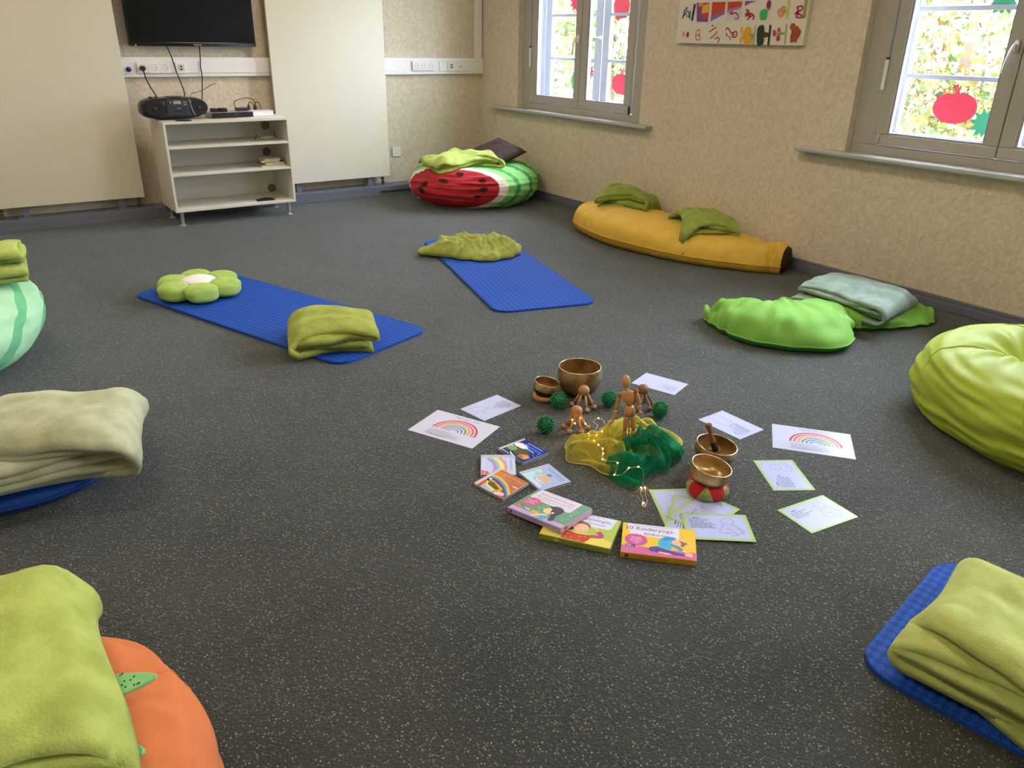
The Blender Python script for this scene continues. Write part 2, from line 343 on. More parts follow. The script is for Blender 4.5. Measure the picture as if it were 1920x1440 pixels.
# ------------------------------------------------------------------ outdoors
m_leafs = [M('foliage_yellow', '#665d17', .6, var=.4, vs_=2), M('foliage_green', '#33461a', .6, var=.35, vs_=2), M('foliage_lime', '#4b571a', .6, var=.35, vs_=2), M('foliage_orange', '#7d4a18', .6, var=.4, vs_=2)]
m_bark = M('bark', '#4a3b2c', .9, var=.3, vs_=8)
def tree(name, label, x, y, z0, z1, r, mats, seed, n=2200, group='trees and bushes beyond the windows', ls=.07):
    t = thing(name, label, 'tree' if 'tree' in name else 'bush', (x, y, -3.0), 0, group)
    g = np.random.default_rng(seed); tr = MB()
    tr.tube([(0,0,0),(.05,.02,(z0+3)*.6),(0,.04,z0+3+(z1-z0)*.5)], [.2*r/2+.03,.14*r/2+.02,.05], 8); tr.build('trunk', m_bark, t, smooth=True)
    d = g.normal(size=(n, 3)); d /= np.linalg.norm(d, axis=1)[:, None]; rad = g.uniform(.25, 1, n)**.5
    c = d*rad[:, None]*np.array([r, r, (z1-z0)/2])*(1+.25*SN(seed, 3)(d, .5))[:, None]+np.array([0, 0, 3+(z0+z1)/2])
    a = g.normal(size=(n, 3)); a /= np.linalg.norm(a, axis=1)[:, None]; b_ = np.cross(a, g.normal(size=(n, 3))); b_ /= np.linalg.norm(b_, axis=1)[:, None]
    s = ls*g.uniform(.6, 1.3, n)[:, None]
    v = np.stack([c-a*s, c+b_*s*.6, c+a*s, c-b_*s*.6], 1).reshape(-1, 3); f = np.arange(4*n).reshape(-1, 4)
    o = mesh('foliage', v, f, None, t, smooth=False, mats=mats, idx=g.integers(0, len(mats), n).tolist()); o['kind'] = 'stuff'
    return t
LY, LG, LL, LO = m_leafs
tree('maple_tree', 'yellow autumn tree filling the upper panes of the window beside the painted canvas', 12.5, 6.3, -1.2, 5.5, 2.6, [LY, LL, LL, LG, LO], 1, 15000)
tree('maple_tree', 'orange-tinged tree at the right edge of the near window view', 15.6, 2.0, -1.0, 5.5, 2.4, [LY, LO, LO, LL], 2, 9000)
tree('garden_bush', 'low light green bush at the foot of the near window view', 9.0, 4.6, -1.6, .62, 1.1, [LL, LG, LG], 3, 6000, ls=.05)
tree('garden_bush', 'dark green bush behind the grey shed roof', 19.8, 5.0, -2, 1.5, 2.0, [LG, LG, LL], 4, 5000)
tree('birch_tree', 'green and yellow tree seen behind the letter on the far window', 10.8, 12.2, -.6, 6, 1.7, [LG, LG, LL, LY], 5, 11000)
tree('birch_tree', 'green tree showing between the two casements of the far window', 13.2, 15.9, 0, 6, 1.2, [LG, LL, LY], 6, 5000)
m_grass = M('grass', '#8b8767', .9, var=.3, vs_=3); m_path = M('red_paving', '#a5786a', .8, var=.2, vs_=4); m_fac = M('white_facade', '#e9e6dd', .8)
tag(mesh('lawn', [(5.05,-40,-3),(80,-40,-3),(80,80,-3),(5.05,80,-3)], [(0,1,2,3)], m_grass, smooth=False), 'green lawn far below the windows', 'lawn')
tag(MB().box(12.2,.8,-2.99,14.6,3.4,-2.96).build('garden_path', m_path), 'reddish paved path on the lawn below the window', 'path')
hs = thing('garden_shed', 'small grey shed with flat roof beyond the red apple window', 'shed', (21, 9.2, -3))
MB().box(-1.1,-1.6,0,1.1,1.6,3.25).build('wall', M('shed_grey', '#8a8d96', .7), hs); MB().box(-1.3,-1.9,3.25,1.3,1.9,3.5).build('roof', M('roof_grey', '#5c6374', .6), hs)
MB().box(-1.13,-.9,1.6,-1.09,.5,2.6).build('window', M('shed_pane', '#3b4048', .2), hs)
hb = thing('neighbour_house', 'white rendered house beyond the far window', 'house', (17.5, 26.5, -3))
MB().box(-4.5,-8.5,0,4,9,4.7).build('wall', m_fac, hb)
rf = MB().add([(-4.9,-8.9,4.7),(4.4,-8.9,4.7),(4.4,9.4,4.7),(-4.9,9.4,4.7),(-.2,-6,8.5),(-.2,6,8.5)], [(0,1,4),(1,2,5,4),(2,3,5),(3,0,4,5),(3,2,1,0)]); rf.build('roof', M('roof_tile', '#8d4b38', .8), hb)
for yy in (-6.5, -3.5, -.5, 2.5, 5.5):
    o = MB().box(-4.54,yy,2.9,-4.48,yy+1.0,4.1).build('window', m_wwhite, hb); MB().box(-4.56,yy+.08,2.98,-4.53,yy+.92,4.02).build('pane', M('far_pane', '#8fa6b0', .15), o)
# ------------------------------------------------------------------ stickers on the outer panes (flat paper cut-outs)
XS = 4.8635
def sticker(name, label, cat, c, sz, pts, col, mirror=False):
    P = PX(*c, XS); o = MB().add([(x*sz, 0, y*sz) for x, y in pts]+[(x*sz, .0008, y*sz) for x, y in pts],
        [tuple(range(len(pts))), tuple(range(len(pts), 2*len(pts)))[::-1]]+[(i, len(pts)+i, len(pts)+(i+1)%len(pts), (i+1)%len(pts)) for i in range(len(pts))]).build(name, M('paper_'+col, col, .7, trans=0), None)
    o.location = P; o.rotation_euler = (0, 0, math.radians(-90))   # local x runs towards the camera end of the wall
    return tag(o, label, cat, 'paper cut-outs stuck on the windows')
ap = []
for k in range(36):
    a = math.radians(100+340*k/35); rr = 1.0+.10*math.cos(2*a)-.16*max(0, math.sin(a))**8
    ap.append((1.02*rr*math.cos(a), .86*rr*math.sin(a)-.05))
ap += [(.06,.78),(.14,.98),(.06,1.0),(-.02,.82),(-.14,1.0),(-.34,1.06),(-.28,.9),(-.12,.8)]
maple = []
for k in range(22):
    a = math.radians(-90+360*k/22); rr = (1.0 if k % 2 == 0 else .62)*(1.05 if k not in (0,) else .9)
    maple.append((rr*math.cos(a), rr*math.sin(a)))
pear = [(.75*(1-.35*max(0, math.sin(t)))*math.cos(t), 1.0*math.sin(t)) for t in [2*math.pi*k/28 for k in range(28)]]
sticker('apple_sticker', 'large red paper apple stuck on the lower pane of the near window', 'sticker', (1790, 200), .115, ap, '#d8304f')
sticker('leaf_sticker', 'green paper maple leaf right of the red apple on the near window', 'sticker', (1846, 232), .085, maple, '#2f9d76')
sticker('leaf_sticker', 'green paper leaf at the top edge of the near window', 'sticker', (1884, -2), .085, maple, '#2f9d76')
sticker('apple_sticker', 'red paper apple in the lowest right pane of the far window', 'sticker', (1166, 156), .115, ap, '#d8304f')
sticker('apple_sticker', 'red paper apple above the white letter on the far window', 'sticker', (1166, 8), .135, pear, '#d8304f')
sticker('apple_sticker', 'red paper cut-out at the top of the left casement of the far window', 'sticker', (1081, 2), .095, maple, '#d8304f')
sticker('apple_sticker', 'narrow red paper cut-out beside the middle of the far window', 'sticker', (1104, 135), .075, maple, '#d8304f')
sticker('pear_sticker', 'green paper pear low in the left casement of the far window', 'sticker', (1082, 150), .115, pear, '#4fae62')
def letter():
    v, f = text_mesh('R'); v = v-[(v[:, 0].min()+v[:, 0].max())/2, .5]; h = .31
    P = PX(1161, 68, XS); o = mesh('letter_sticker', [(-x*h*.85, 0, y*h) for x, y in v], f, M('paper_white', '#f2f4ee', .6), None, smooth=False)
    o.location = P; o.rotation_euler = (0, 0, math.radians(-90)); md = o.modifiers.new('solid', 'SOLIDIFY'); md.thickness = .0008
    tag(o, 'white paper letter R seen mirrored on the far window', 'sticker', 'paper cut-outs stuck on the windows')
letter()
# ------------------------------------------------------------------ back wall: radiators, trunking, television, shelf cabinet
def radiator(label, x0, x1, fx, vx):
    t = thing('radiator', label, 'radiator', ((x0+x1)/2, 7.03, .088), 0, 'tall flat panel radiators'); h = (x1-x0)/2; z0, z1 = .082, 2.15
    MB().box(-h+.012,-.02,z0+.006,h-.012,.028,z1-.006).build('body', m_rad, t)
    MB().box(-h,-.032,z0,h,-.016,z1).build('front_plate', m_rad, t, bevel=.004)
    for x in fx:
        c = MB().box(x-.026-(x0+x1)/2,-.012,.004,x+.026-(x0+x1)/2,.02,z0+.004).build('foot', m_base, t, bevel=.003)
        MB().box(x-.062-(x0+x1)/2,-.045,0,x+.062-(x0+x1)/2,.04,.006).build('foot_plate', m_base, c)
    for x in vx:
        v = MB(); q = x-(x0+x1)/2; v.lathe([(.011,0),(.011,.018),(.017,.02),(.017,.034),(.010,.038),(.010,.05),(.018,.052),(.018,.066),(.009,.07),(.009,.086)], 12, (q, -.005, 0)); v.build('valve', M('brass', '#8f7d55', .35, metal=1), t, auto=40)
    return t
radiator('tall white flat panel radiator left of the television, cut by the left edge', .14, 1.216, (.36, 1.04), (.2, 1.17))
radiator('tall white flat panel radiator right of the shelf cabinet', 2.375, 3.44, (2.53, 3.24), (3.37,))
tr = thing('cable_trunking', 'long white cable trunking with sockets along the back wall', 'cable trunking', (1.2, YB, 1.08))
def tb(n, x0, z0, x1, z1, y0, y1, mat=m_plastic, p=tr, **k): return MB().box(x0-1.2,y0-YB,z0-1.08,x1-1.2,y1-YB,z1-1.08).build(n, mat, p, **k)
tb('base', -.4, 1.08, 4.568, 1.226, 7.085, YB-.001, bevel=.003)
for a, b in ((-.3, 1.30), (1.57, 1.80), (1.805, 3.62), (3.78, 3.98), (4.06, 4.56)): tb('cover', a, 1.108, b, 1.198, 7.078, 7.088, bevel=.002)
m_sock = M('socket_beige', '#cfc8ba', .4); m_hole = M('socket_hole', '#6f665c', .7)
def socket(px, py, p, org, y=7.078, kind='s', s=.041):
    P = PY(px, py, y); x, z = P[0]-org[0], P[2]-org[2]; yy = y-org[1]
    o = MB().box(x-s,yy-.010,z-s,x+s,yy+.002,z+s).build('socket', m_plastic, p, bevel=.004, seg=3)
    if kind == 's':
        MB().lathe([(.0, 0), (.020, 0), (.021, -.001), (.025, -.003), (.026, -.003), (.026, .004)][::-1], 20, (x, yy-.009, z), 'y').build('socket_well', m_sock, o, auto=50)
        c = MB()
        for q in (-.0095, .0095): c.lathe([(0, -.0012), (.0035, -.0012), (.0035, 0)], 8, (x+q, yy-.0095, z), 'y')
        c.build('contact', m_hole, o)
    elif kind == 'd':
        MB().box(x-.024,yy-.0125,z-.024,x+.024,yy-.009,z+.024).build('insert', m_sock, o, bevel=.002)
        for q in (-.010, .010): MB().box(x-.009,yy-.0135,z+q-.005,x+.009,yy-.0122,z+q+.005).build('jack', m_dark, o)
    elif kind == 'b':
        MB().box(x-.020,yy-.012,z-.012,x+.020,yy-.009,z+.012).build('insert', m_sock, o)
    return o
o3 = (1.2, YB, 1.08)
for px in (267, 288, 308): socket(px, 127, tr, o3)
socket(339, 127, tr, o3, kind='d')
for px in (780, 793.3, 806.5): socket(px, 124, tr, o3)
socket(845.5, 124, tr, o3, kind='d'); socket(862, 124.5, tr, o3, kind='b')
P = PY(241, 130, 7.075); MB().lathe([(0,-.012),(.014,-.011),(.019,-.004),(.019,.006)], 20, (P[0]-1.2, 7.075-YB, P[2]-1.08), 'y').build('button', M('blue_button', '#1c1f86', .3), tr, auto=60)
cn = tag(MB().box(4.485,7.085,1.226,4.556,YB-.001,ZC).build('cable_duct', m_plastic, bevel=.004), 'narrow white vertical cable duct in the room corner', 'cable duct')
MB().box(4.505,7.081,1.228,4.536,7.086,ZC-.005).build('cover', m_plastic, cn)
P = PY(743, 284.5, YB); ws = thing('wall_socket', 'single white wall socket low on the back wall beside the radiator', 'socket', (P[0], YB, P[2])); socket(743, 284.5, ws, (P[0], YB, P[2]), y=YB-.002, s=.044)
# television
tv = thing('television', 'black flat television hanging on the back wall above the trunking', 'television', (1.786, YB, 1.30)); 
MB().box(-.489,-.097,.008,.489,-.055,.568).build('casing', m_black, tv, bevel=.006); MB().box(-.30,-.06,.1,.30,-.03,.45).build('back_cover', m_dark, tv, bevel=.01)
MB().box(-.12,-.035,.15,.12,-.001,.4).build('wall_bracket', m_dark, tv)
MB().box(-.478,-.0985,.036,.478,-.0965,.556).build('screen', M('screen_black', '#030405', .25, spec=.2), tv)
bz = MB(); bz.box(-.489,-.102,.008,.489,-.096,.036); bz.box(-.489,-.100,.036,-.478,-.096,.568); bz.box(.478,-.100,.036,.489,-.096,.568); bz.box(-.478,-.100,.556,.478,-.096,.568)
bz.build('bezel', M('bezel_gloss', '#08080a', .15), tv, bevel=.002)
MB().ball((-.445,-.103,.014), .0035, 10, 6).build('standby_light', M('red_led', '#ff3a20', .4, emit=1.2), tv, smooth=True)
p_ = Pr(); p_.text('Hisense', 0, -.007, .014, '#c9c9c9', 'c'); p_.build('logo', tv, xf=Matrix.Translation((.02, -.1025, .021))@Matrix.Rotation(math.radians(90), 4, 'X'))
# cabinet
cb = thing('shelf_cabinet', 'low white open shelf cabinet with three compartments on steel feet', 'cabinet', (1.82, 6.725, 0)); cx, cy = 1.82, 6.725
def cbx(n, x0, y0, z0, x1, y1, z1, m=m_white, **k): return MB().box(x0-cx,y0-cy,z0,x1-cx,y1-cy,z1).build(n, m, cb, bevel=.002, **k)
cbx('side_panel', 1.335, 6.5, .113, 1.353, 6.95, .772); cbx('side_panel', 2.287, 6.5, .113, 2.305, 6.95, .772)
cbx('top', 1.335, 6.5, .772, 2.305, 6.95, .792); cbx('bottom_panel', 1.353, 6.5, .113, 2.287, 6.95, .133)
cbx('shelf', 1.353, 6.505, .590, 2.287, 6.93, .608); cbx('shelf', 1.353, 6.505, .386, 2.287, 6.93, .404)
bp_ = cbx('back_panel', 1.353, 6.93, .133, 2.287, 6.94, .772)
for px, py in ((497, 235), (500, 284), (509.5, 352)):
    P = PY(px, py, 6.93); MB().lathe([(.036, -.0015), (.036, .001)], 24, (P[0]-cx, 6.93-cy, P[2]), 'y').build('cable_hole', M('hole_shade', '#857b70', .9), bp_)
for x in (1.385, 2.255):
    for y in (6.555, 6.9):
        l = MB().lathe([(.0, .012), (.011, .012), (.014, .05), (.017, .113)], 16, (x-cx, y-cy, 0)).build('leg', m_chrome, cb, auto=40)
        MB().lathe([(.0, 0), (.027, 0), (.027, .004), (.010, .012), (0, .012)], 20, (x-cx, y-cy, 0)).build('foot_disc', m_chrome, l, auto=40)
ZT = .792
# boombox
bb = thing('boombox', 'dark blue-black portable CD radio on the cabinet top', 'radio', (1.475, 6.735, ZT), math.radians(3))
v = []; f = []; nu, nv = 48, 24
for i in range(nv+1):
    t = math.pi*i/nv-math.pi/2
    for k in range(nu):
        q = 2*math.pi*k/nu; sg = lambda a, e: math.copysign(abs(a)**e, a)
        v.append((.247*sg(math.cos(t), .55)*sg(math.cos(q), .62), .115*sg(math.cos(t), .6)*sg(math.sin(q), .7), .083+.080*sg(math.sin(t), .65)))
for i in range(nv):
    for k in range(nu): f.append((i*nu+k, i*nu+(k+1)%nu, (i+1)*nu+(k+1)%nu, (i+1)*nu+k))
m_bb = M('boombox_shell', '#23252c', .28, spec=.6); mesh('shell', v, f, m_bb, bb)
for x, rx in ((-.158, .078), (.168, .068)):
    g_ = MB().lathe([(0,-.003),(.8,-.006),(.95,-.005),(1.0,.0),(1.0,.02)], 32, (0,0,0), 'y'); g_.v = [(x+a*rx, -.112+b, .086+c*.058) for a, b, c in g_.v]
    gr = g_.build('speaker_grille', M('grille_black', '#101114', .75, bump=.5, bs=900), bb, smooth=True)
    MB().lathe([(0,-.010),(.012,-.009),(.018,-.004)], 20, (x, -.112, .086), 'y').build('speaker_cone', M('cone_grey', '#2b2d31', .5), gr, smooth=True)
MB().box(-.075,-.124,.03,.098,-.108,.150).build('front_panel', M('bb_panel', '#2d313d', .3), bb, bevel=.012, seg=3)
MB().tube(catmull([(.098,-.116,.152),(.104,-.121,.11),(.112,-.122,.07),(.132,-.119,.032)], 6), .0055, 8).build('trim_strip', M('bb_trim', '#6f7891', .3), bb, smooth=True)
MB().box(-.022,-.1265,.116,.034,-.123,.138).build('display', M('lcd', '#a8a88e', .3), bb, bevel=.002)
MB().ball((-.042,-.1255,.130), .003, 8, 6).build('power_light', M('red_led', '#ff3a20', .4, emit=6), bb, smooth=True)
MB().box(-.02,-.1265,.062,.045,-.123,.073).build('disc_slot', m_black, bb)
p_ = Pr(); p_.rect(-.012,-.002,.016,.002,'#b9bcc4'); p_.build('printed_logo', bb, xf=Matrix.Translation((.012,-.1255,.085))@Matrix.Rotation(math.radians(90), 4, 'X'))
for x, z in ((.057,.128),(.070,.128),(.057,.112),(.070,.112)): MB().ball((x,-.124,z), .005, 8, 6).build('button', m_chrome, bb, smooth=True)
MB().lathe([(0,.012),(.06,.012),(.078,.006),(.085,0)], 28, (.02,0,.155)).build('disc_lid', m_bb, bb, smooth=True)
for x in (-.155, -.115): MB().lathe([(.014,0),(.014,.012),(0,.013)], 14, (x,-.02,.155)).build('knob', m_black, bb, auto=40)
# things on and in the cabinet
tag(MB().lathe([(.0,.0),(.06,0),(.06,.002),(.0,.002)], 28, (1.505,6.56,ZT)).build('coaster', m_black), 'flat black disc on the cabinet top in front of the radio', 'coaster')  # thin plain black disc on the top panel
dv = thing('disc_player', 'flat disc player with silver top and black front right of the radio', 'disc player', (1.90, 6.74, ZT), math.radians(2))
MB().box(-.165,-.10,.004,.165,.10,.040).build('body', M('silver_top', '#aeb0b6', .35, metal=.4), dv, bevel=.003); MB().box(-.165,-.104,.003,.165,-.099,.040).build('front', m_black, dv, bevel=.004)
for x in (-.13, .13):
    for y in (-.07, .07): MB().lathe([(.012,0),(.012,.006)], 10, (x,y,0)).build('foot', m_dark, dv)
p_ = Pr(); p_.rect(-.02,-.002,.02,.002,'#77777d'); p_.build('printed_logo', dv, xf=Matrix.Translation((.03,-.1045,.024))@Matrix.Rotation(math.radians(90), 4, 'X'))
for x, w_, lb in ((1.79, .042, 'left of the two small black boxes on the disc player'), (1.855, .055, 'right of the two small black boxes on the disc player')):
    q = tag(MB().box(-w_/2,-.035,0,w_/2,.035,.026).build('adapter_box', m_black, bevel=.005), lb, 'adapter', 'small boxes on the disc player'); q.location = (x, 6.745, ZT+.0402); q.rotation_euler = (0, 0, .15)
    MB().box(-w_/2+.004,-.028,.026,w_/2-.004,.028,.028).build('lid', M('box_grey', '#4a4c52', .4), q)
q = thing('power_supply', 'dark grey power brick with a looping cable on the disc player', 'adapter', (2.03, 6.80, ZT+.0402), .1)
MB().box(-.055,-.03,0,.055,.03,.022).build('body', M('brick_grey', '#2e3038', .35), q, bevel=.009, seg=3)
MB().tube(catmull([(-.05,.0,.012),(-.04,.05,.06),(.03,.07,.085),(.09,.07,.088),(.14,.07,.065),(.15,.075,.0)], 8), .0032, 6).build('cable', m_dark, q, smooth=True)
for x, lb in ((2.11, 'left of two black plugs behind the white book'), (2.165, 'right of two black plugs behind the white book')):
    q = thing('cable_plug', lb, 'plug', (x, 6.88, ZT), 0, 'plugs on the cabinet'); MB().lathe([(.016,0),(.016,.05),(.004,.078),(0,.078)], 10).build('body', m_dark, q, auto=40)
    MB().tube(catmull([(0,0,.075),(.012,.0,.095),(.035,.0,.088),(.045,.0,.05),(.04,.02,0)], 6), .003, 6).build('cable', m_dark, q, smooth=True)
def book(name, label, loc, rz, w, d, h, cover, pages='#e8e6e0', group=None, cat='book'):
    t = thing(name, label, cat, loc, rz, group)
    MB().box(-w/2+.003,-d/2+.003,.0025,w/2-.003,d/2-.003,h-.0025).build('pages', M('pages_'+pages, pages, .8), t)
    c = MB(); c.box(-w/2,-d/2,0,w/2,d/2,.0025); c.box(-w/2,-d/2,h-.0025,w/2,d/2,h); c.box(-w/2,d/2-.003,.0025,w/2,d/2,h-.0025); c.build('cover', M('cover_'+cover, cover, .4), t)
    return t
book('paper_book', 'thick white paged book with dark green cover lying on the cabinet top', (2.175, 6.80, ZT), -.03, .19, .13, .036, '#e9ecf2', '#eef0f6')
q = tag(MB().box(-.19,-.06,0,.19,.06,.0012).build('paper_sheet', M('paper', '#e9e8f2', .6)), 'loose white paper sheet at the front of the cabinet top', 'paper'); q.location = (2.10, 6.575, ZT); q.rotation_euler = (0, 0, .02)
# first compartment: earphone tangle
eq = thing('cable_bundle', 'small tangled white cable on the upper cabinet shelf', 'cable', (2.17, 6.70, .608))
g = random.Random(4); MB().tube(catmull([(g.uniform(-.05,.07), g.uniform(-.05,.05), .006+.012*abs(math.sin(i*1.3))) for i in range(16)], 5), .0055, 6).build('cord', M('cord_white', '#d9cfc0', .5), eq, smooth=True)
MB().tube(catmull([(-.10,-.02,.004),(-.085,-.02,.03),(-.088,-.015,.05)], 5), .003, 6).build('twig', m_dark, eq); MB().tube(catmull([(.10,.02,.006),(.085,.03,.03),(.083,.03,.065)], 5), .003, 6).build('twig', m_dark, eq)
BS = [('#cfc7ac', .21, .15, .012, .0, 'pale book at the bottom of the small stack in the cabinet'), ('#2f2e29', .17, .13, .022, .14, 'dark grey book second from the bottom of the cabinet stack'), ('#cbbf6d', .155, .125, .013, -.05, 'yellowish book in the middle of the cabinet stack'), ('#d8d2bd', .14, .11, .012, .04, 'cream book on top of the small stack in the cabinet')]
zz = .404
for i, (c, w_, d, h, r, lb) in enumerate(BS):
    book('notebook', lb, (2.165+(.008, .012, -.015, .0)[i], 6.64, zz), r, w_, d, h, c, '#cfc8b4', 'books stacked in the cabinet'); zz += h
q = mesh('folder', [(-.085,-.05,.001),(.07,-.055,.001),(.085,.05,.001),(-.06,.055,.001),(-.03,-.052,.004),(.02,.052,.010)], [(0,4,5,3),(4,1,2,5)], M('navy_card', '#1d2438', .55), smooth=False)
q.location = (2.075, 6.60, .133); md = q.modifiers.new('solid', 'SOLIDIFY'); md.thickness = .002; tag(q, 'dark navy folded card on the bottom of the cabinet', 'card')
# leads on the wall
def lead(name, label, pts, r=.0045, mat=m_dark):
    o = MB().tube(catmull(pts, 8), r, 8).build(name, mat, smooth=True); return tag(o, label, 'cable')
def wp(px, py, y=7.05): return tuple(PY(px, py, y))
P = PY(267.5, 128, 7.05)
pl = thing('power_plug', 'black power plug in the leftmost trunking socket with cable to the radio', 'plug', tuple(P))
MB().lathe([(.0,-.03),(.015,-.028),(.019,-.01),(.019,.012)], 16, (0,0,0), 'y').build('body', m_dark, pl, auto=40)
MB().tube(catmull([np.array(a)-P for a in (wp(268,129,7.03), wp(270,136,7.02), wp(274,148,7.0), wp(282,163,6.97), wp(294,181,6.93), tuple(PY(296,184,6.84)))], 8), .005, 8).build('cable', m_dark, pl, smooth=True)
lead('video_cable', 'black cable hanging from the left half of the television', [wp(312,85,7.04), wp(322,108,7.05), wp(331,135,7.05), wp(339,155,7.06), wp(346,181,6.98), (1.56,6.93,.80)])
lead('video_cable', 'black cable hanging from the middle of the television', [wp(374,86,7.04), wp(375.5,110,7.05), wp(376,125,7.05), wp(379,145,7.06), wp(379,186,7.03), (1.742,6.93,.80)])
lead('thin_wire', 'thin dark wire curving up the wall behind the radio', [(1.60,6.93,.80), wp(357,179,7.0), wp(366,174,7.06), wp(380,169,7.1), wp(395,160,7.12), wp(404,156,7.122)], .0022)
# ------------------------------------------------------------------ painted canvas on the right wall
cv = thing('canvas_picture', 'white canvas with rows of small colourful painted motifs between the windows', 'picture', (XR, 3.877, 1.795))
MB().box(-.036,-.546,-.396,-.001,.546,.396).build('canvas', M('canvas_white', '#d8d2c6', .75, bump=.2, bs=900), cv, bevel=.003)
p_ = Pr(.7, .0001)
def cell(px, py):                        # canvas pixel -> print coordinates (x to the right, y up)
    P = PX(px, py, XR-.036); return (-(P[1]-3.877), P[2]-1.795)
def zc(cx_, cy_): return cell(1240+cx_/6.0, cy_/6.0)
def pol(c, *a): p_.poly([zc(a[i], a[i+1]) for i in range(0, len(a), 2)], c)
def stk(c, w_, *a): p_.stroke(catmull([zc(a[i], a[i+1]) for i in range(0, len(a), 2)], 4), w_, c)
stk('#1d4356', .012, 240,210, 262,130, 295,80); stk('#1d4356', .008, 255,180, 300,120, 318,210, 330,120); stk('#15323f', .020, 345,235, 362,140, 380,45); stk('#2b5566', .006, 270,140, 300,190, 325,130)
pol('#7a5196', 400,30, 545,30, 525,248, 398,245); pol('#c4412f', 450,30, 545,30, 528,205, 460,210, 440,120); pol('#d9b23b', 470,60, 540,40, 530,140, 455,150); pol('#d58d6a', 418,30, 480,30, 465,70, 420,75)
pol('#c24a30', 575,25, 725,20, 715,125, 560,185); pol('#8a66ae', 560,185, 715,125, 712,160, 552,243); pol('#d8d0dc', 552,243, 712,160, 706,240)
pol('#c0442f', 750,22, 912,15, 905,70, 745,105); pol('#9d82bd', 745,105, 905,70, 900,90, 742,150); pol('#cfc4cf', 742,150, 900,90, 893,235, 735,238)
pol('#7c4f93', 945,12, 1085,10, 1010,30, 942,62); pol('#b9a3c6', 942,62, 1010,30, 960,65, 942,75)
for ox, oy in ((0, 0), (175, 5)):
    stk('#a8283f', .009, 770+ox,160+oy, 800+ox,130+oy, 790+ox,160+oy, 840+ox,145+oy, 870+ox,190+oy, 850+ox,215+oy)
stk('#a8283f', .010, 955,110, 990,130, 950,180, 1000,165, 985,200, 1035,170, 1045,200); stk('#5b2230', .007, 830,205, 845,212); stk('#5b2230', .007, 965,215, 985,215)
for x, y in ((1140,150),(1165,140),(1140,185),(1162,185)): p_.ell(*zc(x, y), .022, .022, '#3fae54', 14)
stk('#6f8f52', .004, 1180,130, 1240,95); p_.ell(*zc(1212, 52), .018, .026, '#8a2a48', 14); stk('#8a2a48', .003, 1205,60, 1190,78)
stk('#d8852f', .012, 1340,190, 1315,130, 1350,100, 1385,75, 1390,120, 1350,130, 1380,150, 1345,190); stk('#c9c33f', .016, 1440,0, 1425,110, 1415,210); stk('#8f9a3a', .010, 1350,130, 1420,130)
stk('#b52c33', .010, 1500,160, 1545,120, 1530,80, 1590,70, 1585,110, 1530,140, 1590,180, 1570,200, 1520,190, 1540,150); stk('#8e9c3d', .020, 1635,0, 1620,110, 1606,205)
XF = Matrix(((0, 0, -1, -.0365), (-1, 0, 0, 0), (0, 1, 0, 0), (0, 0, 0, 1)))
p_.build('painted_row', cv, xf=XF)['kind'] = 'stuff'; p_ = Pr(.7, .0001)
p_.ell(*zc(250, 385), .012, .018, '#c98a92', 12); p_.ell(*zc(297, 390), .014, .020, '#b83048', 12)
stk('#b8404f', .006, 385,400, 400,345, 435,340, 425,390, 440,440, 400,450, 385,400, 440,400)
stk('#a3304a', .008, 540,358, 620,305); stk('#a3304a', .008, 550,435, 620,375, 625,350); stk('#a3304a', .008, 600,440, 640,420, 650,455, 630,480); p_.ell(*zc(578, 290), .007, .007, '#7a2a38', 8)
stk('#b02f4f', .010, 725,340, 750,315, 790,370, 840,355, 850,400, 810,420, 795,390, 830,390)
for x, y in ((735,380),(740,400),(765,415),(775,435)): p_.ell(*zc(x, y), .006, .006, '#6a2a38', 8)
for x, y in ((905,340),(895,450)): p_.ell(*zc(x, y), .010, .025, '#dca63f', 12)
for x, y in ((975,360),(950,405),(975,450)): p_.ell(*zc(x, y), .032, .034, '#d7a43a', 14)
stk('#9aa53f', .018, 985,390, 1040,400); stk('#9aa53f', .014, 1000,440, 1040,410); stk('#a3a64a', .007, 1062,280, 1050,390, 1035,500)
for x, y in ((1110,340),(1130,330),(1105,390),(1130,380),(1105,440),(1125,460),(1110,470)): p_.ell(*zc(x, y), .022, .028, '#22402a', 12)
pol('#5a2d2a', 1135,355, 1220,370, 1215,410, 1140,430, 1160,395); stk('#2d3a2a', .016, 1232,280, 1218,400, 1205,510)
stk('#7fa03c', .012, 1290,380, 1350,378, 1400,375); stk('#7fa03c', .007, 1350,378, 1330,345); stk('#7fa03c', .007, 1340,380, 1320,410); stk('#a9b54a', .010, 1412,275, 1398,400, 1388,500)
pol('#b02f55', 1262,335, 1292,345, 1288,410, 1258,405); p_.ell(*zc(1325, 335), .010, .014, '#b02f55', 10); p_.ell(*zc(1317, 430), .014, .018, '#b02f55', 10)
pol('#9c4a2c', 1470,262, 1505,262, 1520,300, 1545,290, 1548,320, 1580,350, 1555,410, 1530,440, 1525,475, 1500,470, 1455,482, 1452,420, 1470,350, 1448,310)
p_.build('painted_row', cv, xf=XF)['kind'] = 'stuff'; p_ = Pr(.7, .0001)
for y0_, y1_ in ((-90,-20),(-190,-115)):     # the rows above the edge of the photograph
    for x0_ in range(240, 1600, 172): pol(('#b5653a','#6b8f4a','#7a5196','#c9a63f')[(x0_//172+y0_//50) % 4], x0_,y0_, x0_+100,y0_+5, x0_+90,y1_, x0_+5,y1_-8)
p_.build('painted_row', cv, xf=XF)['kind'] = 'stuff'
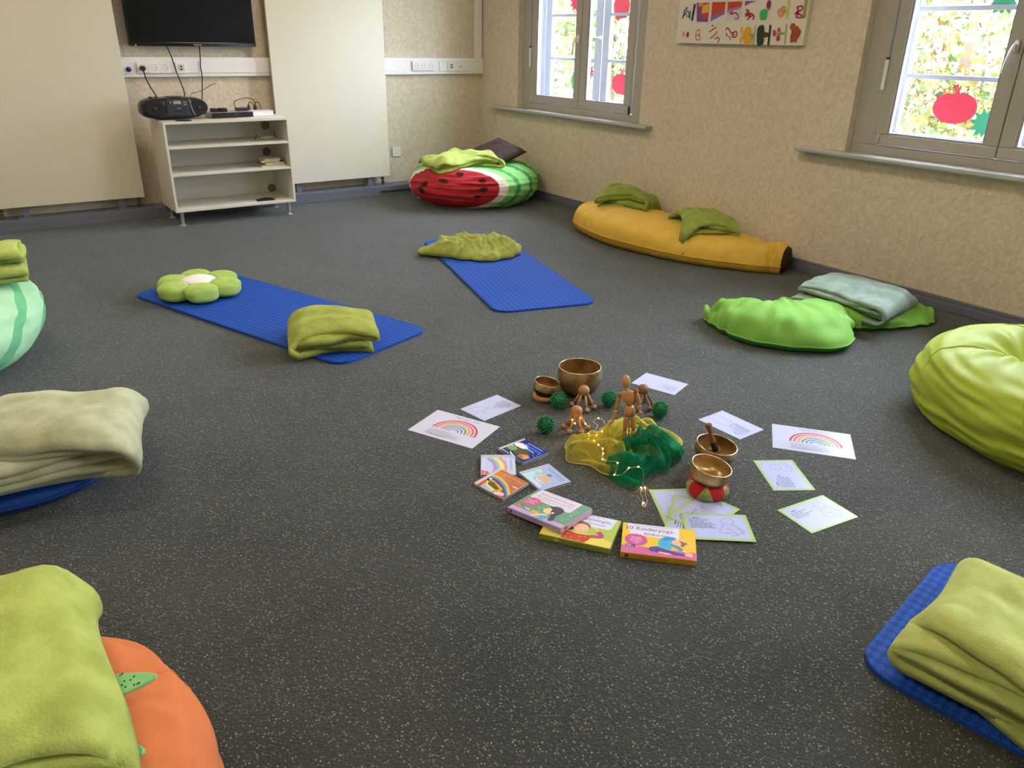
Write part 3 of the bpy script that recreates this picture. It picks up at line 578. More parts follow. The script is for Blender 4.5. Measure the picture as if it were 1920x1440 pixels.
# ------------------------------------------------------------------ soft things on the floor
def fleece(name, col, dark): return M(name, col, .9, spec=.15, sheen=.3, var=.16, vs_=16, dark=dark, bump=.5, bs=170, bd=.004)
m_lime = fleece('fleece_lime', '#b0c06a', '#9fae58'); m_olive = fleece('fleece_olive', '#9ba452', '#8b9444'); m_moss = fleece('fleece_moss', '#869648', '#77873c')
m_sage = fleece('fleece_sage', '#b6bc9f', '#a5ab8b'); m_grey = fleece('fleece_grey_green', '#8fa298', '#7d9088')
def fabric(name, col, var=.06, rough=.75, sheen=.1): return M(name, col, rough, spec=.25, sheen=sheen, var=var, vs_=14, bump=.15, bs=700, bd=.001)
def yoga_mat_mat():
    m = bpy.data.materials.new('mat_blue_foam'); m.use_nodes = True; nt = m.node_tree; N = nt.nodes; L = nt.links; b = N['Principled BSDF']
    tc = N.new('ShaderNodeTexCoord'); mp = N.new('ShaderNodeMapping'); mp.inputs['Scale'].default_value = (42, 30, 1); L.new(tc.outputs['Object'], mp.inputs[0])
    fr = N.new('ShaderNodeVectorMath'); fr.operation = 'FRACTION'; L.new(mp.outputs[0], fr.inputs[0])
    sb = N.new('ShaderNodeVectorMath'); sb.operation = 'SUBTRACT'; sb.inputs[1].default_value = (.5, .5, 0); L.new(fr.outputs[0], sb.inputs[0])
    ab = N.new('ShaderNodeVectorMath'); ab.operation = 'ABSOLUTE'; L.new(sb.outputs[0], ab.inputs[0]); se = N.new('ShaderNodeSeparateXYZ'); L.new(ab.outputs[0], se.inputs[0])
    ad = N.new('ShaderNodeMath'); ad.operation = 'ADD'; L.new(se.outputs[0], ad.inputs[0]); L.new(se.outputs[1], ad.inputs[1])
    sn = N.new('ShaderNodeMath'); sn.operation = 'SINE'; mu = N.new('ShaderNodeMath'); mu.operation = 'MULTIPLY'; mu.inputs[1].default_value = 31; L.new(ad.outputs[0], mu.inputs[0]); L.new(mu.outputs[0], sn.inputs[0])
    lo = N.new('ShaderNodeMath'); lo.operation = 'LESS_THAN'; lo.inputs[1].default_value = .5; L.new(ad.outputs[0], lo.inputs[0])
    h = N.new('ShaderNodeMath'); h.operation = 'MULTIPLY_ADD'; h.inputs[1].default_value = .35; L.new(sn.outputs[0], h.inputs[0]); L.new(lo.outputs[0], h.inputs[2])
    mr = N.new('ShaderNodeMapRange'); mr.inputs['From Min'].default_value = -.4; mr.inputs['From Max'].default_value = 1.3; L.new(h.outputs[0], mr.inputs[0])
    r = N.new('ShaderNodeValToRGB'); r.color_ramp.elements[0].color = lin('#0a358c'); r.color_ramp.elements[1].color = lin('#1c5cc8'); L.new(mr.outputs[0], r.inputs[0]); L.new(r.outputs[0], b.inputs['Base Color'])
    bp = N.new('ShaderNodeBump'); bp.inputs['Strength'].default_value = .5; bp.inputs['Distance'].default_value = .002; L.new(h.outputs[0], bp.inputs['Height']); L.new(bp.outputs[0], b.inputs['Normal'])
    b.inputs['Roughness'].default_value = .7; b.inputs['Specular IOR Level'].default_value = .25; return m
m_mat = yoga_mat_mat(); m_matedge = M('mat_blue_edge', '#0c3f9d', .55)
def yoga_mat(label, x, y, rz, w=.63, l=1.75):
    t = thing('yoga_mat', label, 'yoga mat', (x, y, 0), rz, 'blue exercise mats'); o = rrect(l, w, .09, 8)
    MB().prism(o, 0.0, .009).build('foam_core', m_matedge, t); MB().prism(rrect(l-.004, w-.004, .088, 8), .009, .0125).build('ribbed_top', m_mat, t); return t
MAT1 = (1.262, 4.10, math.atan2(3.27-4.86, 1.50-.93)); MAT2 = (2.83, 4.185, math.atan2(3.33-5.02, 2.58-3.04))
yoga_mat('blue yoga mat under the green flower cushion', *MAT1); yoga_mat('blue yoga mat under the crumpled blanket near the banana', *MAT2)
yoga_mat('blue yoga mat at the lower right corner under a lime blanket', 2.02, -.09, math.radians(-80))

def fold_blanket(name, label, loc, rz, L_, W_, orders, t, mat, seed, support=None, wr=.008, warp=.015, ec=.25, free=(.02, .05), vj=.02, puff=0.0, ds=.016, group='folded blankets'):
    """a sheet folded into layers (orders = height rank of each run), swept over its width, laid on support(x, y)"""
    g = np.random.default_rng(seed); n = len(orders); pts = []
    for i, o in enumerate(orders):
        di = 1 if i % 2 == 0 else -1; z = (o+.5)*t
        dn = abs(orders[i+1]-o)*t if i < n-1 else 0; dp = abs(orders[i-1]-o)*t if i else 0
        e = L_/2-dn/2 if i < n-1 else L_/2-free[1]; s = -(L_/2-dp/2) if i else -(L_/2-free[0])
        k = max(2, int((e-s)/ds))
        for q in np.linspace(s, e, k): pts.append((di*q, z, o))
        if i < n-1:
            z2 = (orders[i+1]+.5)*t; zc_ = (z+z2)/2; r = dn/2; m = max(4, int(math.pi*r/ds*1.3)); sg = 1 if z2 > z else -1
            for a in np.linspace(-90, 90, m+2)[1:-1]: pts.append((di*(e+r*math.cos(math.radians(a))), zc_+sg*r*math.sin(math.radians(a)), (o+orders[i+1])/2))
    P = np.array(pts); ns = len(P); nv = max(10, int(W_/ds)); vv = np.linspace(-W_/2, W_/2, nv)
    H = n*t; s_ = np.arange(ns)/ns
    j0, j1 = SN(seed+1, 1)(s_[:, None], 3.0)*vj, SN(seed+2, 1)(s_[:, None], 3.0)*vj
    U = np.repeat(P[:, 0], nv); Z = np.repeat(P[:, 1], nv); V = np.tile(vv, ns); J = np.where(V < 0, np.repeat(j0, nv), np.repeat(j1, nv))
    V2 = V+J*np.abs(2*V/W_)**2
    uv = np.stack([U, V], 1); e_v = np.abs(2*V/W_); e_u = np.abs(2*U/L_)
    n1 = SN(seed+3)(uv, 2.2); n2 = SN(seed+4)(uv, 6.5); n3 = SN(seed+5)(np.stack([U*.35, V*2.2], 1), 3.0)
    Zn = Z*(1-ec*np.clip(e_v, 0, 1)**5-.6*ec*np.clip(e_u, 0, 1)**8+puff*(1-e_v**2)*(1-e_u**2))
    k_ = Z/H; Zn = Zn+k_*(wr*n1+wr*.5*n2+wr*.8*n3)
    lay = SN(seed+8, 3)(np.stack([U, V, Z*9], 1), 2.2)*t*.10; Zn = Zn+lay
    X = U+warp*SN(seed+6)(np.stack([V, Z*.4], 1), 1.6)*.6; Y = V2+warp*SN(seed+7)(np.stack([U, Z*.8], 1), 1.7)*.8
    cr, sr = math.cos(rz), math.sin(rz); wx = loc[0]+X*cr-Y*sr; wy = loc[1]+X*sr+Y*cr
    zs = support(wx, wy) if support else np.zeros_like(wx); Zn = np.maximum(Zn, t*.45)+zs
    v = np.stack([X, Y, Zn], 1); f = []
    for i in range(ns-1):
        a = i*nv
        for k in range(nv-1): f.append((a+k, a+k+1, a+nv+k+1, a+nv+k))
    o = mesh(name, v, f, mat); md = o.modifiers.new('thickness', 'SOLIDIFY'); md.thickness = t*.82; md.offset = 0
    o.location = loc; o.rotation_euler = (0, 0, rz); return tag(o, label, 'blanket', group)
def flat(z): return lambda x, y: np.full_like(x, z)

def sgp(a, e): return np.sign(a)*np.abs(a)**e
class Bag:
    """bean bag: unit sphere directions -> sagging body; also gives its top surface"""
    def __init__(s, c, rx, ry, h, rz=0, pe=.72, pz=.85, dent=None, seed=0, wr=.006, wf=3.0, sag=.12, gather=None):
        s.c, s.rx, s.ry, s.h, s.rz, s.pe, s.pz, s.dent, s.wr, s.wf, s.sag = c, rx, ry, h, rz, pe, pz, dent, wr, wf, sag
        s.gather = gather; s.n = SN(seed, 3); s.n2 = SN(seed+1, 3)
    def __call__(s, d):
        e = np.arcsin(np.clip(d[:, 2], -1, 1)); q = np.arctan2(d[:, 1], d[:, 0]); ce = np.cos(e)**s.pe
        z = s.h*(.5+.5*sgp(np.sin(e), s.pz)); z = np.maximum((z-s.sag*s.h)/(1-s.sag), .002)
        k = 1+s.wr*1.2*s.n(d, .55)/s.rx*2+s.wr*s.n2(d*np.array([1, 1, 2.5]), s.wf)/s.rx*.7
        x = s.rx*ce*np.cos(q)*k; y = s.ry*ce*np.sin(q)*k; z = z*(1+.5*(k-1))
        if s.dent:
            for dx, dy, r, a in s.dent:
                rr = ((x-dx)**2+(y-dy)**2)/(r*r); z = z-a*np.exp(-rr)*np.clip((z/s.h-.45)/.3, 0, 1)
        if s.gather:
            dx, dy, r0, nn, am = s.gather; rr = np.hypot(x-dx, y-dy); an = np.arctan2(y-dy, x-dx)
            z = z+am*np.sin(nn*an+2*np.sin(an*2))*np.exp(-((rr-r0)/(r0*.75))**2)*np.clip((z/s.h-.35)/.3, 0, 1)
        cr, sr = math.cos(s.rz), math.sin(s.rz)
        return np.stack([x*cr-y*sr, x*sr+y*cr, z], 1)
    def top(s, wx, wy):
        g = getattr(s, '_g', None)
        if g is None:
            q, e = np.meshgrid(np.linspace(0, 6.283, 120), np.radians(np.linspace(0, 90, 60))); q, e = q.ravel(), e.ravel()
            P = s(np.stack([np.cos(e)*np.cos(q), np.cos(e)*np.sin(q), np.sin(e)], 1)); g = s._g = P+np.array([s.c[0], s.c[1], 0])
        out = np.empty_like(wx)
        for i in range(0, len(wx), 2000):
            d = (wx[i:i+2000, None]-g[None, :, 0])**2+(wy[i:i+2000, None]-g[None, :, 1])**2
            w = 1/(d+4e-4)**2; out[i:i+2000] = (w*g[None, :, 2]).sum(1)/w.sum(1)
        return out
def axes(a):
    a = np.array(a, float); a /= np.linalg.norm(a); b = np.cross(a, [0, 0, 1.0]); b /= np.linalg.norm(b); return a, b, np.cross(b, a)
def band(bag, A, t0, t1, nseg=112, step=2.6, wob=None):
    a, b, c = A; n = max(1, int((t1-t0)/step)); D = []
    q = np.linspace(0, 2*math.pi, nseg, endpoint=False)
    for t in np.radians(np.linspace(t0, t1, n+1)):
        D.append(np.cos(t)*a[None]+np.sin(t)*(np.cos(q)[:, None]*b+np.sin(q)[:, None]*c))
    v = bag(np.vstack(D)); f = [(i*nseg+k, (i+1)*nseg+k, (i+1)*nseg+(k+1)%nseg, i*nseg+(k+1)%nseg) for i in range(n) for k in range(nseg)]
    return v, f
m_red = fabric('melon_red', '#a8252f'); m_cream = fabric('melon_cream', '#e6dcd2'); m_mg = fabric('melon_light_green', '#8ecf7a'); m_mdg = fabric('melon_dark_green', '#3f9a52'); m_seed = fabric('melon_seed', '#2e1712')
m_mint = fabric('melon_mint', '#b4e8bc'); m_mmid = fabric('melon_mid_green', '#74c592')
def melon(label, bag, ax, light, darkm, seeds):
    t = thing('watermelon_beanbag', label, 'bean bag', (bag.c[0], bag.c[1], 0), 0, 'watermelon bean bags'); A = axes(ax)
    for nm, t0, t1, m in (('flesh_panel', 0, 46.5, m_red), ('white_band', 46.5, 54.5, m_cream), ('rind_panel', 54.5, 62, light), ('dark_stripe', 62, 66.5, darkm), ('rind_panel', 66.5, 78.5, light), ('dark_stripe', 78.5, 84, darkm), ('rind_panel', 84, 97, light), ('dark_stripe', 97, 104, darkm), ('rind_panel', 104, 122, light), ('dark_stripe', 122, 130, darkm), ('rind_panel', 130, 180, light)):
        v, f = band(bag, A, t0, t1); mesh(nm, v, f, m, t)
    a, b, c = A
    for th, ph, r, el, rot in seeds:
        cs = np.cos(math.radians(th))*a+np.sin(math.radians(th))*(math.cos(math.radians(ph))*b+math.sin(math.radians(ph))*c)
        u = np.cross(cs, a); u /= np.linalg.norm(u); w = np.cross(u, cs); D = [cs]; n = 14
        for k in range(n):
            q = 2*math.pi*k/n; x, y = r*math.cos(q), r*el*math.sin(q)*(1-.25*math.cos(q)); x, y = x*math.cos(rot)-y*math.sin(rot), x*math.sin(rot)+y*math.cos(rot)
            d = cs+u*x+w*y; D.append(d/np.linalg.norm(d))
        V = bag(np.array(D)); nrm = np.cross(V[1]-V[0], V[4]-V[0]); nrm /= np.linalg.norm(nrm); nrm *= np.sign(nrm@(V[0]-np.array([0, 0, bag.h/2])))
        mesh('seed', V+nrm*.004, [(0, 1+k, 1+(k+1)%n) for k in range(n)], m_seed, t)
    return t
bagA = Bag((3.965, 6.305), .60, .60, .40, pe=.8, pz=.9, seed=3, wr=.008, wf=2.4, dent=[(-.05, .0, .3, .05)])
melon('red-faced watermelon bean bag in the room corner', bagA, (-.80, -.52, .10), m_mg, m_mdg,
      [(30, 205, .07, .8, .3), (33, 176, .075, .8, 0), (36, 148, .07, .8, .2), (33, 105, .09, .6, 1.0), (14, 80, .085, .8, .8), (20, 10, .10, .55, .1), (24, -18, .11, .55, 0)])
bagB = Bag((-.40, 4.22), .60, .60, .42, pe=.8, seed=8, wr=.005, wf=2.2)
melon('mint green striped bean bag at the left edge under a rolled blanket', bagB, (-.72, -.55, .42), m_mint, m_mmid, [])
fold_blanket('fleece_blanket', 'lime blanket folded on top of the corner watermelon bean bag', (3.77, 6.24, 0), math.radians(-10), .60, .42, [0, 3, 2, 1], .026, m_lime, 11, bagA.top, wr=.014, warp=.03, ec=.15)
# brown cushion leaning in the corner
def cushion(name, label, loc, rot, s, h, mat, seed=0, cat='cushion'):
    n = 26; q = np.linspace(-1, 1, n); v = []; 
    X, Y = np.meshgrid(q, q); x, y = X.ravel(), Y.ravel(); pin = 1-.10*(np.abs(x)**2)*(1-np.abs(y)**3)*0-.0
    bx = x*(1-.09*(1-y*y)*np.abs(x)**3); by = y*(1-.09*(1-x*x)*np.abs(y)**3)
    th = h*(np.clip(1-x**2, 0, 1)*np.clip(1-y**2, 0, 1))**.42+.003*SN(seed)(np.stack([x, y], 1), 1.2)*(1-np.maximum(abs(x), abs(y))**4)
    f1 = [(i*n+k, i*n+k+1, (i+1)*n+k+1, (i+1)*n+k) for i in range(n-1) for k in range(n-1)]
    v = np.vstack([np.stack([bx*s[0], by*s[1], th+.002], 1), np.stack([bx*s[0], by*s[1], -th-.002], 1)]); f = f1+[tuple(j+n*n for j in q_[::-1]) for q_ in f1]
    bd = [k for k in range(n)]+[k*n+n-1 for k in range(1, n)]+[(n-1)*n+k for k in range(n-2, -1, -1)]+[k*n for k in range(n-2, 0, -1)]
    f += [(bd[i], bd[i]+n*n, bd[(i+1)%len(bd)]+n*n, bd[(i+1)%len(bd)]) for i in range(len(bd))]
    o = mesh(name, v, f, mat); o.location = loc; o.rotation_euler = rot; return tag(o, label, cat)
cushion('brown_cushion', 'dark brown cushion leaning on the wall behind the watermelon bean bag', (4.14, 6.16, .455), (Matrix.Rotation(math.radians(20), 3, Vector((.82, -.57, 0)))@Matrix.Rotation(math.radians(10), 3, 'Z')).to_euler(), (.19, .19), .05, fabric('brown_cloth', '#3b2a24', .15), 5)
fold_blanket('rolled_blanket', 'lime blanket rolled up on the striped bean bag at the left edge', (-.10, 4.12, 0), math.radians(86), .25, .52, [0, 5, 4, 1, 2, 3], .026, m_lime, 12, flat(.375), wr=.003, warp=.003, ec=.04, vj=.005)
# bags swept along a spine
def sweep_bag(t, rows, top_m, bot_m, seam_m, names, n=26, zs=.34, wr=.004, seed=0, pw=.75, cap=None, wrf=(2., 9.)):
    """rows: (x, y, half width, height) along the spine; upper shell, underside and piping are parts"""
    R = catmull(rows, 14); m = len(R); tg = np.gradient(R[:, :2], axis=0); tg /= np.linalg.norm(tg, axis=1)[:, None]; nr = np.stack([-tg[:, 1], tg[:, 0]], 1)
    nz = SN(seed, 2); nz2 = SN(seed+1, 2); V = []; q = np.linspace(0, math.pi, n)
    for i in range(m):
        x, y, w, h = R[i]; w = max(w, .004); h = max(h, .01)
        c = sgp(np.cos(q), pw); s = np.sin(q)**pw
        sp = np.stack([np.full(n, i/m*len(rows)), q*1.3], 1)
        k = 1+wr*(nz(sp, .5)+.6*nz2(sp*np.array([wrf[0], .4]), wrf[1]*.15))/max(w, .05)
        V.append(np.stack([x+nr[i, 0]*w*c*k, y+nr[i, 1]*w*c*k, h*zs+h*(1-zs)*s*k], 1))
    V = np.array(V); f = [(i*n+k, i*n+k+1, (i+1)*n+k+1, (i+1)*n+k) for i in range(m-1) for k in range(n-1)]
    o = np.array([*t.location]); mesh(names[0], V.reshape(-1, 3)-o, f, top_m, t)
    U = []
    for i in range(m):
        a, b = V[i, 0], V[i, -1]; cc = (a+b)/2; row = []
        for fr, zf in ((1, 1), (.985, .6), (.93, .25), (.84, .04), (.5, 0), (0, 0), (-.5, 0), (-.84, .04), (-.93, .25), (-.985, .6), (-1, 1)):
            p = cc+(a-cc)*fr; p[2] = max(a[2]*zf, .0015); row.append(p)
        U.append(row)
    U = np.array(U); k_ = U.shape[1]; f = [(i*k_+k, (i+1)*k_+k, (i+1)*k_+k+1, i*k_+k+1) for i in range(m-1) for k in range(k_-1)]
    mesh(names[1], U.reshape(-1, 3)-o, f, bot_m, t)
    loop = list(V[:, 0])+list(V[::-1, -1]); loop.append(loop[0])
    MB().tube([p-o for p in loop], .0045, 6).build(names[2], seam_m, t, smooth=True)
    return V
m_ban = fabric('banana_yellow', '#dcb64e'); m_ban2 = fabric('banana_deep_yellow', '#cfa640'); m_btip = fabric('banana_tip', '#3a2417')  # underside and seam cloth is a deeper yellow
bt = thing('banana_beanbag', 'yellow banana shaped floor cushion along the window wall', 'bean bag', (4.2, 4.2, 0))
BAN = [(4.34, 4.99, .02, .12), (4.32, 4.955, .12, .16), (4.27, 4.85, .225, .20), (4.22, 4.66, .285, .225), (4.185, 4.33, .325, .235), (4.205, 3.95, .315, .225), (4.27, 3.6, .26, .205), (4.35, 3.35, .185, .19), (4.42, 3.20, .125, .175), (4.445, 3.14, .11, .17)]
VB = sweep_bag(bt, BAN, m_ban, m_ban2, m_ban2, ('upper_shell', 'underside', 'seam'), zs=.30, wr=.006, seed=21)
a, b = VB[-1], VB[-1].copy(); cc = VB[-1].mean(0); cc2 = cc+np.array([.006, -.022, -.008]); q = np.vstack([a, (a-cc)*.86+cc2])-np.array([4.2, 4.2, 0]); n_ = len(a)
lo = q[:n_].copy(); 
tipv = np.vstack([q, q[n_:].mean(0)[None]]); tf = [(k, k+1, n_+k+1, n_+k) for k in range(n_-1)]+[(n_+k, n_+k+1, 2*n_) for k in range(n_-1)]
base = np.array([[q[0][0], q[0][1], .01], [q[n_-1][0], q[n_-1][1], .01], [q[n_][0], q[n_][1], .02], [q[2*n_-1][0], q[2*n_-1][1], .02]]); k0 = len(tipv); tipv = np.vstack([tipv, base])
tf += [(0, n_, k0+2, k0), (n_-1, k0+1, k0+3, 2*n_-1), (n_, 2*n_, k0+2), (2*n_-1, k0+3, 2*n_), (k0+2, 2*n_, k0+3), (k0, k0+2, k0+3, k0+1)]
mesh('brown_tip', tipv, tf, m_btip, bt)
def ban_top(wx, wy):
    R = catmull(BAN, 14); i = np.argmin(np.abs(wy[:, None]-R[None, :, 1]), 1); r = R[i]; e = np.clip(np.abs(wx-r[:, 0])/r[:, 2], 0, 1)
    return r[:, 3]*(.3+.7*np.clip(1-e**2.6, 0, 1)**.42)
fold_blanket('fleece_blanket', 'moss green blanket rolled on the far thick end of the banana cushion', (4.30, 4.53, 0), math.radians(-66), .42, .34, [0, 3, 2, 1], .036, m_moss, 31, lambda x, y: ban_top(x, y)-.015, wr=.014, warp=.025, ec=.2)
fold_blanket('fleece_blanket', 'green blanket folded loosely on the middle of the banana cushion', (4.27, 3.74, 0), math.radians(-33), .40, .36, [0, 3, 2, 1], .026, fleece('fleece_green', '#96a553', '#869545'), 32, lambda x, y: ban_top(x, y)-.01, wr=.016, warp=.04, ec=.3)
# leaf shaped cushion
m_lf = fabric('cushion_leaf_green', '#79b04c'); m_lf2 = fabric('leaf_dark_green', '#2f8a45')
lt = thing('leaf_cushion', 'bright green leaf shaped floor cushion with dark green underside', 'cushion', (3.6, 2.3, 0))
LEAF = [(3.26, 2.735, .03, .08), (3.26, 2.66, .09, .115), (3.285, 2.54, .17, .15), (3.34, 2.39, .24, .17), (3.46, 2.285, .25, .17), (3.62, 2.30, .18, .15), (3.78, 2.30, .13, .115), (3.96, 2.22, .145, .10), (4.15, 2.15, .13, .085), (4.30, 2.09, .08, .07), (4.345, 2.075, .02, .05)]
sweep_bag(lt, LEAF, m_lf, m_lf2, m_lf, ('upper_shell', 'underside', 'piping'), zs=.22, wr=.010, seed=41, pw=.85, wrf=(1.7, 8.))
fold_blanket('fleece_blanket', 'grey-green blanket folded in a thick stack on the leaf cushion', (3.99, 2.32, 0), math.radians(-80), .52, .40, [0, 5, 4, 1, 2, 3], .021, m_grey, 33, flat(.055), wr=.004, warp=.012, ec=.12, vj=.025)
# lime bean bag at the right edge
m_lb = fabric('beanbag_lime', '#9fb43c', .08, .55, .15)
lbt = thing('lime_beanbag', 'big lime green bean bag cut off by the right edge', 'bean bag', (3.42, 1.0, 0)); bagC = Bag((3.42, 1.0), .575, .575, .345, pe=.7, pz=.8, seed=50, wr=.008, wf=1.7, dent=[(-.06, .16, .13, .10), (.2, -.1, .25, .03)], sag=.15, gather=(-.06, .16, .17, 11, .010))
v, f = band(bagC, axes((.01, .02, 1)), 0, 180, 200, 1.4); mesh('shell', v, f, m_lb, lbt)
A_ = axes((.01, .02, 1)); g = random.Random(3)
for k, a0 in enumerate((205, 262, 318, 20, 85, 145)):
    L_ = []
    for th in np.radians(np.linspace(22, 120, 26)):
        L_.append(np.cos(th)*A_[0]+np.sin(th)*(math.cos(math.radians(a0+8*math.sin(th*2)))*A_[1]+math.sin(math.radians(a0+8*math.sin(th*2)))*A_[2]))
    MB().tube(bagC(np.array(L_)), .0035, 6).build('seam', m_lb, lbt, smooth=True)
# orange fruit bean bag at the lower left, blanket on it
m_or = fabric('beanbag_orange', '#d27a4a', .08); m_mint2 = fabric('leaf_mint', '#8fce93', .05)
bagD = Bag((-.35, 1.30), .52, .52, .30, pe=.66, pz=.8, seed=60, wr=.008, wf=1.5)
ot = thing('orange_beanbag', 'orange fruit bean bag at the lower left under a big lime blanket', 'bean bag', (-.35, 1.30, 0)); v, f = band(bagD, axes((.01, .01, 1)), 0, 180, 120, 2.2); mesh('shell', v, f, m_or, ot)
for a0 in (10, 52, 95, 140, 200, 260, 320):
    L_ = [np.array([math.cos(math.radians(a0))*math.sin(th), math.sin(math.radians(a0))*math.sin(th), math.cos(th)]) for th in np.radians(np.linspace(12, 115, 24))]
    MB().tube(bagD(np.array(L_)), .003, 6).build('seam', m_or, ot, smooth=True)
def leaf_flap(px, py, z, rz, L_, W_):
    P = G(px, py, z)-np.array([-.35, 1.30, 0]); o = []
    for k in range(24):
        a = 2*math.pi*k/24; o.append((L_*.5*math.cos(a), W_*.5*math.sin(a)*(1-.35*math.cos(a))))
    q = MB().prism(o, -.004, .004).build('leaf_flap', m_mint2, ot, bevel=.003); q.location = tuple(P); q.rotation_euler = (.12, -.2, rz); g2 = random.Random(7)
    d = MB()
    for k in range(40):
        x, y = g2.uniform(-.45, .45)*L_, g2.uniform(-.4, .4)*W_
        if (x/L_*2)**2+(y/W_*2)**2 < .75: d.lathe([(.0022, 0), (.0022, .0006), (0, .0006)], 6, (x, y, .004))
    d.build('dots', M('leaf_dots', '#2b4a3c', .7), q)['kind'] = 'stuff'
leaf_flap(200, 1292, .290, -.45, .19, .06); leaf_flap(190, 1412, .285, -.75, .17, .06)
fold_blanket('fleece_blanket', 'big thick lime blanket piled on the orange bean bag', (-.305, 1.315, 0), math.radians(-5), .66, .50, [0, 3, 2, 1], .048, m_lime, 35, flat(.285), wr=.008, warp=.02, ec=.28, puff=.06, ds=.02)
# blue round seat cushion with the sage blanket
m_blue = fabric('cushion_blue', '#12408f', .05, .6)
bc = thing('blue_cushion', 'flat round royal blue cushion under the sage blanket', 'cushion', (-.05, 2.935, 0)); MB().lathe([(0,.002),(.31,.002),(.342,.012),(.36,.035),(.345,.058),(.30,.07),(0,.078)], 56).build('cover', m_blue, bc, smooth=True)
MB().tube([(.362*math.cos(a), .362*math.sin(a), .035) for a in np.linspace(0, 2*math.pi, 57)], .004, 6, cap=False).build('piping', m_blue, bc, smooth=True)
fold_blanket('fleece_blanket', 'pale sage blanket folded in soft layers on the blue cushion at the left', (.082, 2.755, 0), math.radians(-14), .50, .42, [0, 5, 4, 1, 2, 3], .034, m_sage, 36, flat(.074), wr=.006, warp=.008, ec=.24, vj=.022, puff=.10)
# blankets on the mats
fold_blanket('fleece_blanket', 'olive blanket neatly folded on the mat with the flower cushion', (1.355, 3.475, 0), math.radians(160), .40, .38, [0, 3, 2, 1], .034, m_olive, 37, flat(.0125), wr=.007, warp=.014, ec=.2, vj=.02, puff=.06)
fold_blanket('fleece_blanket', 'lime blanket folded in many layers on the mat at the lower right', (1.885, .40, 0), math.radians(99), .58, .46, [0, 5, 4, 1, 2, 3], .028, fleece('fleece_lime_pale', '#aebb70', '#9fab60'), 38, flat(.0125), wr=.006, warp=.015, ec=.18, vj=.03)
def crumple(name, label, cx_, cy_, radii, h, mat, seed, base=0.0, nr_=44, nt_=150, thick=.008, fold=.5, freq=4.0, cat='blanket', edge=None, group=None, warp=.05):
    """loosely heaped cloth: polar sheet with domain-warped folds; radii = outline radius by direction (degrees -> metres)"""
    an = np.array(sorted(radii)); rv = np.array([radii[a] for a in an]); q = np.linspace(0, 360, nt_, endpoint=False)
    R = np.interp(q, np.append(an, an[0]+360), np.append(rv, rv[0])) if an[0] == 0 else np.interp(q, np.concatenate([[an[-1]-360], an, [an[0]+360]]), np.concatenate([[rv[-1]], rv, [rv[0]]]))
    R = R*(1+.04*np.sin(np.radians(q)*7+seed)+.025*np.sin(np.radians(q)*13+2*seed))
    r = np.linspace(0.02, 1, nr_)
    X = (r[:, None]*R[None]*np.cos(np.radians(q))).ravel(); Y = (r[:, None]*R[None]*np.sin(np.radians(q))).ravel(); rr = np.repeat(r, nt_)
    p = np.stack([X, Y], 1); w1, w2 = SN(seed)(p, freq*.5), SN(seed+1)(p, freq*.5); pw_ = p+warp*np.stack([w1, w2], 1)
    n1 = SN(seed+2, waves=8)(pw_*np.array([1, 2.2]), freq*.55); n2 = SN(seed+3, waves=8)(pw_, freq*1.3)
    rid = 1-np.abs(np.tanh(n1*1.4)); rid2 = 1-np.abs(np.tanh(n2*1.4)); env = np.clip(1-rr**3, 0, 1)**.6
    n3 = SN(seed+9, waves=8)(pw_*np.array([2.0, .8]), freq*2.2); rid3 = 1-np.abs(np.tanh(n3*1.5))
    z = h*env*((1-fold)+fold*(.68*rid+.24*rid2)+.14*rid3+.12*n1*.5)+.006*(1-rr)
    X = X+.012*SN(seed+5)(np.stack([X, z*2], 1), 4)*env; Y = Y+.012*SN(seed+6)(np.stack([Y, z*2], 1), 4)*env
    z = np.maximum(z, 0)+thick*.5+base
    v = np.stack([X, Y, z], 1); f = [(i*nt_+k, i*nt_+(k+1)%nt_, (i+1)*nt_+(k+1)%nt_, (i+1)*nt_+k) for i in range(nr_-1) for k in range(nt_)]; f.append(tuple(range(nt_))[::-1])
    o = mesh(name, v, f, mat); o.location = (cx_, cy_, 0)
    if thick > .002: md = o.modifiers.new('thickness', 'SOLIDIFY'); md.thickness = thick; md.offset = 0
    if edge:
        e = v[-nt_:]; MB().tube(list(e)+[e[0]], .0016, 5, cap=False).build('hem', edge, o, smooth=True)
    tag(o, label, cat, group); o['top'] = 0; del o['top']; return o
P0 = G(893, 465, .05)
crumple('fleece_blanket', 'olive blanket lying crumpled across the far end of a mat', P0[0], P0[1], {0: .33, 30: .26, 60: .24, 100: .27, 130: .33, 150: .40, 190: .22, 225: .22, 270: .26, 310: .28, 335: .34}, .13, m_olive, 71, base=.0125, thick=.014, fold=.62, freq=3.1, group='folded blankets')
# flower cushion
fl = thing('flower_cushion', 'lime green flower cushion with six petals and white centre', 'cushion', (1.01, 4.62, .0125), .35)
def petal(cx_, cy_, r, h, seed):
    nn, mm = 26, 16; v = []; f = []; s_ = SN(seed, 3)
    for i in range(mm+1):
        t = math.pi*i/mm
        for k in range(nn):
            q = 2*math.pi*k/nn; d = np.array([[math.sin(t)*math.cos(q), math.sin(t)*math.sin(q), math.cos(t)]]); w_ = 1+.035*s_(d, .6)[0]
            z = h/2+h/2*math.copysign(abs(math.cos(t))**.7, math.cos(t)); crease = 1-.05*math.exp(-((z-h*.45)/(.09*h))**2)
            v.append((cx_+r*math.sin(t)**.7*math.cos(q)*w_*crease, cy_+r*math.sin(t)**.7*math.sin(q)*w_*crease, z))
    for i in range(mm):
        for k in range(nn): f.append((i*nn+k, (i+1)*nn+k, (i+1)*nn+(k+1)%nn, i*nn+(k+1)%nn))
    return v, f
m_pet = fleece('plush_lime', '#aac76e', '#9cb95f')
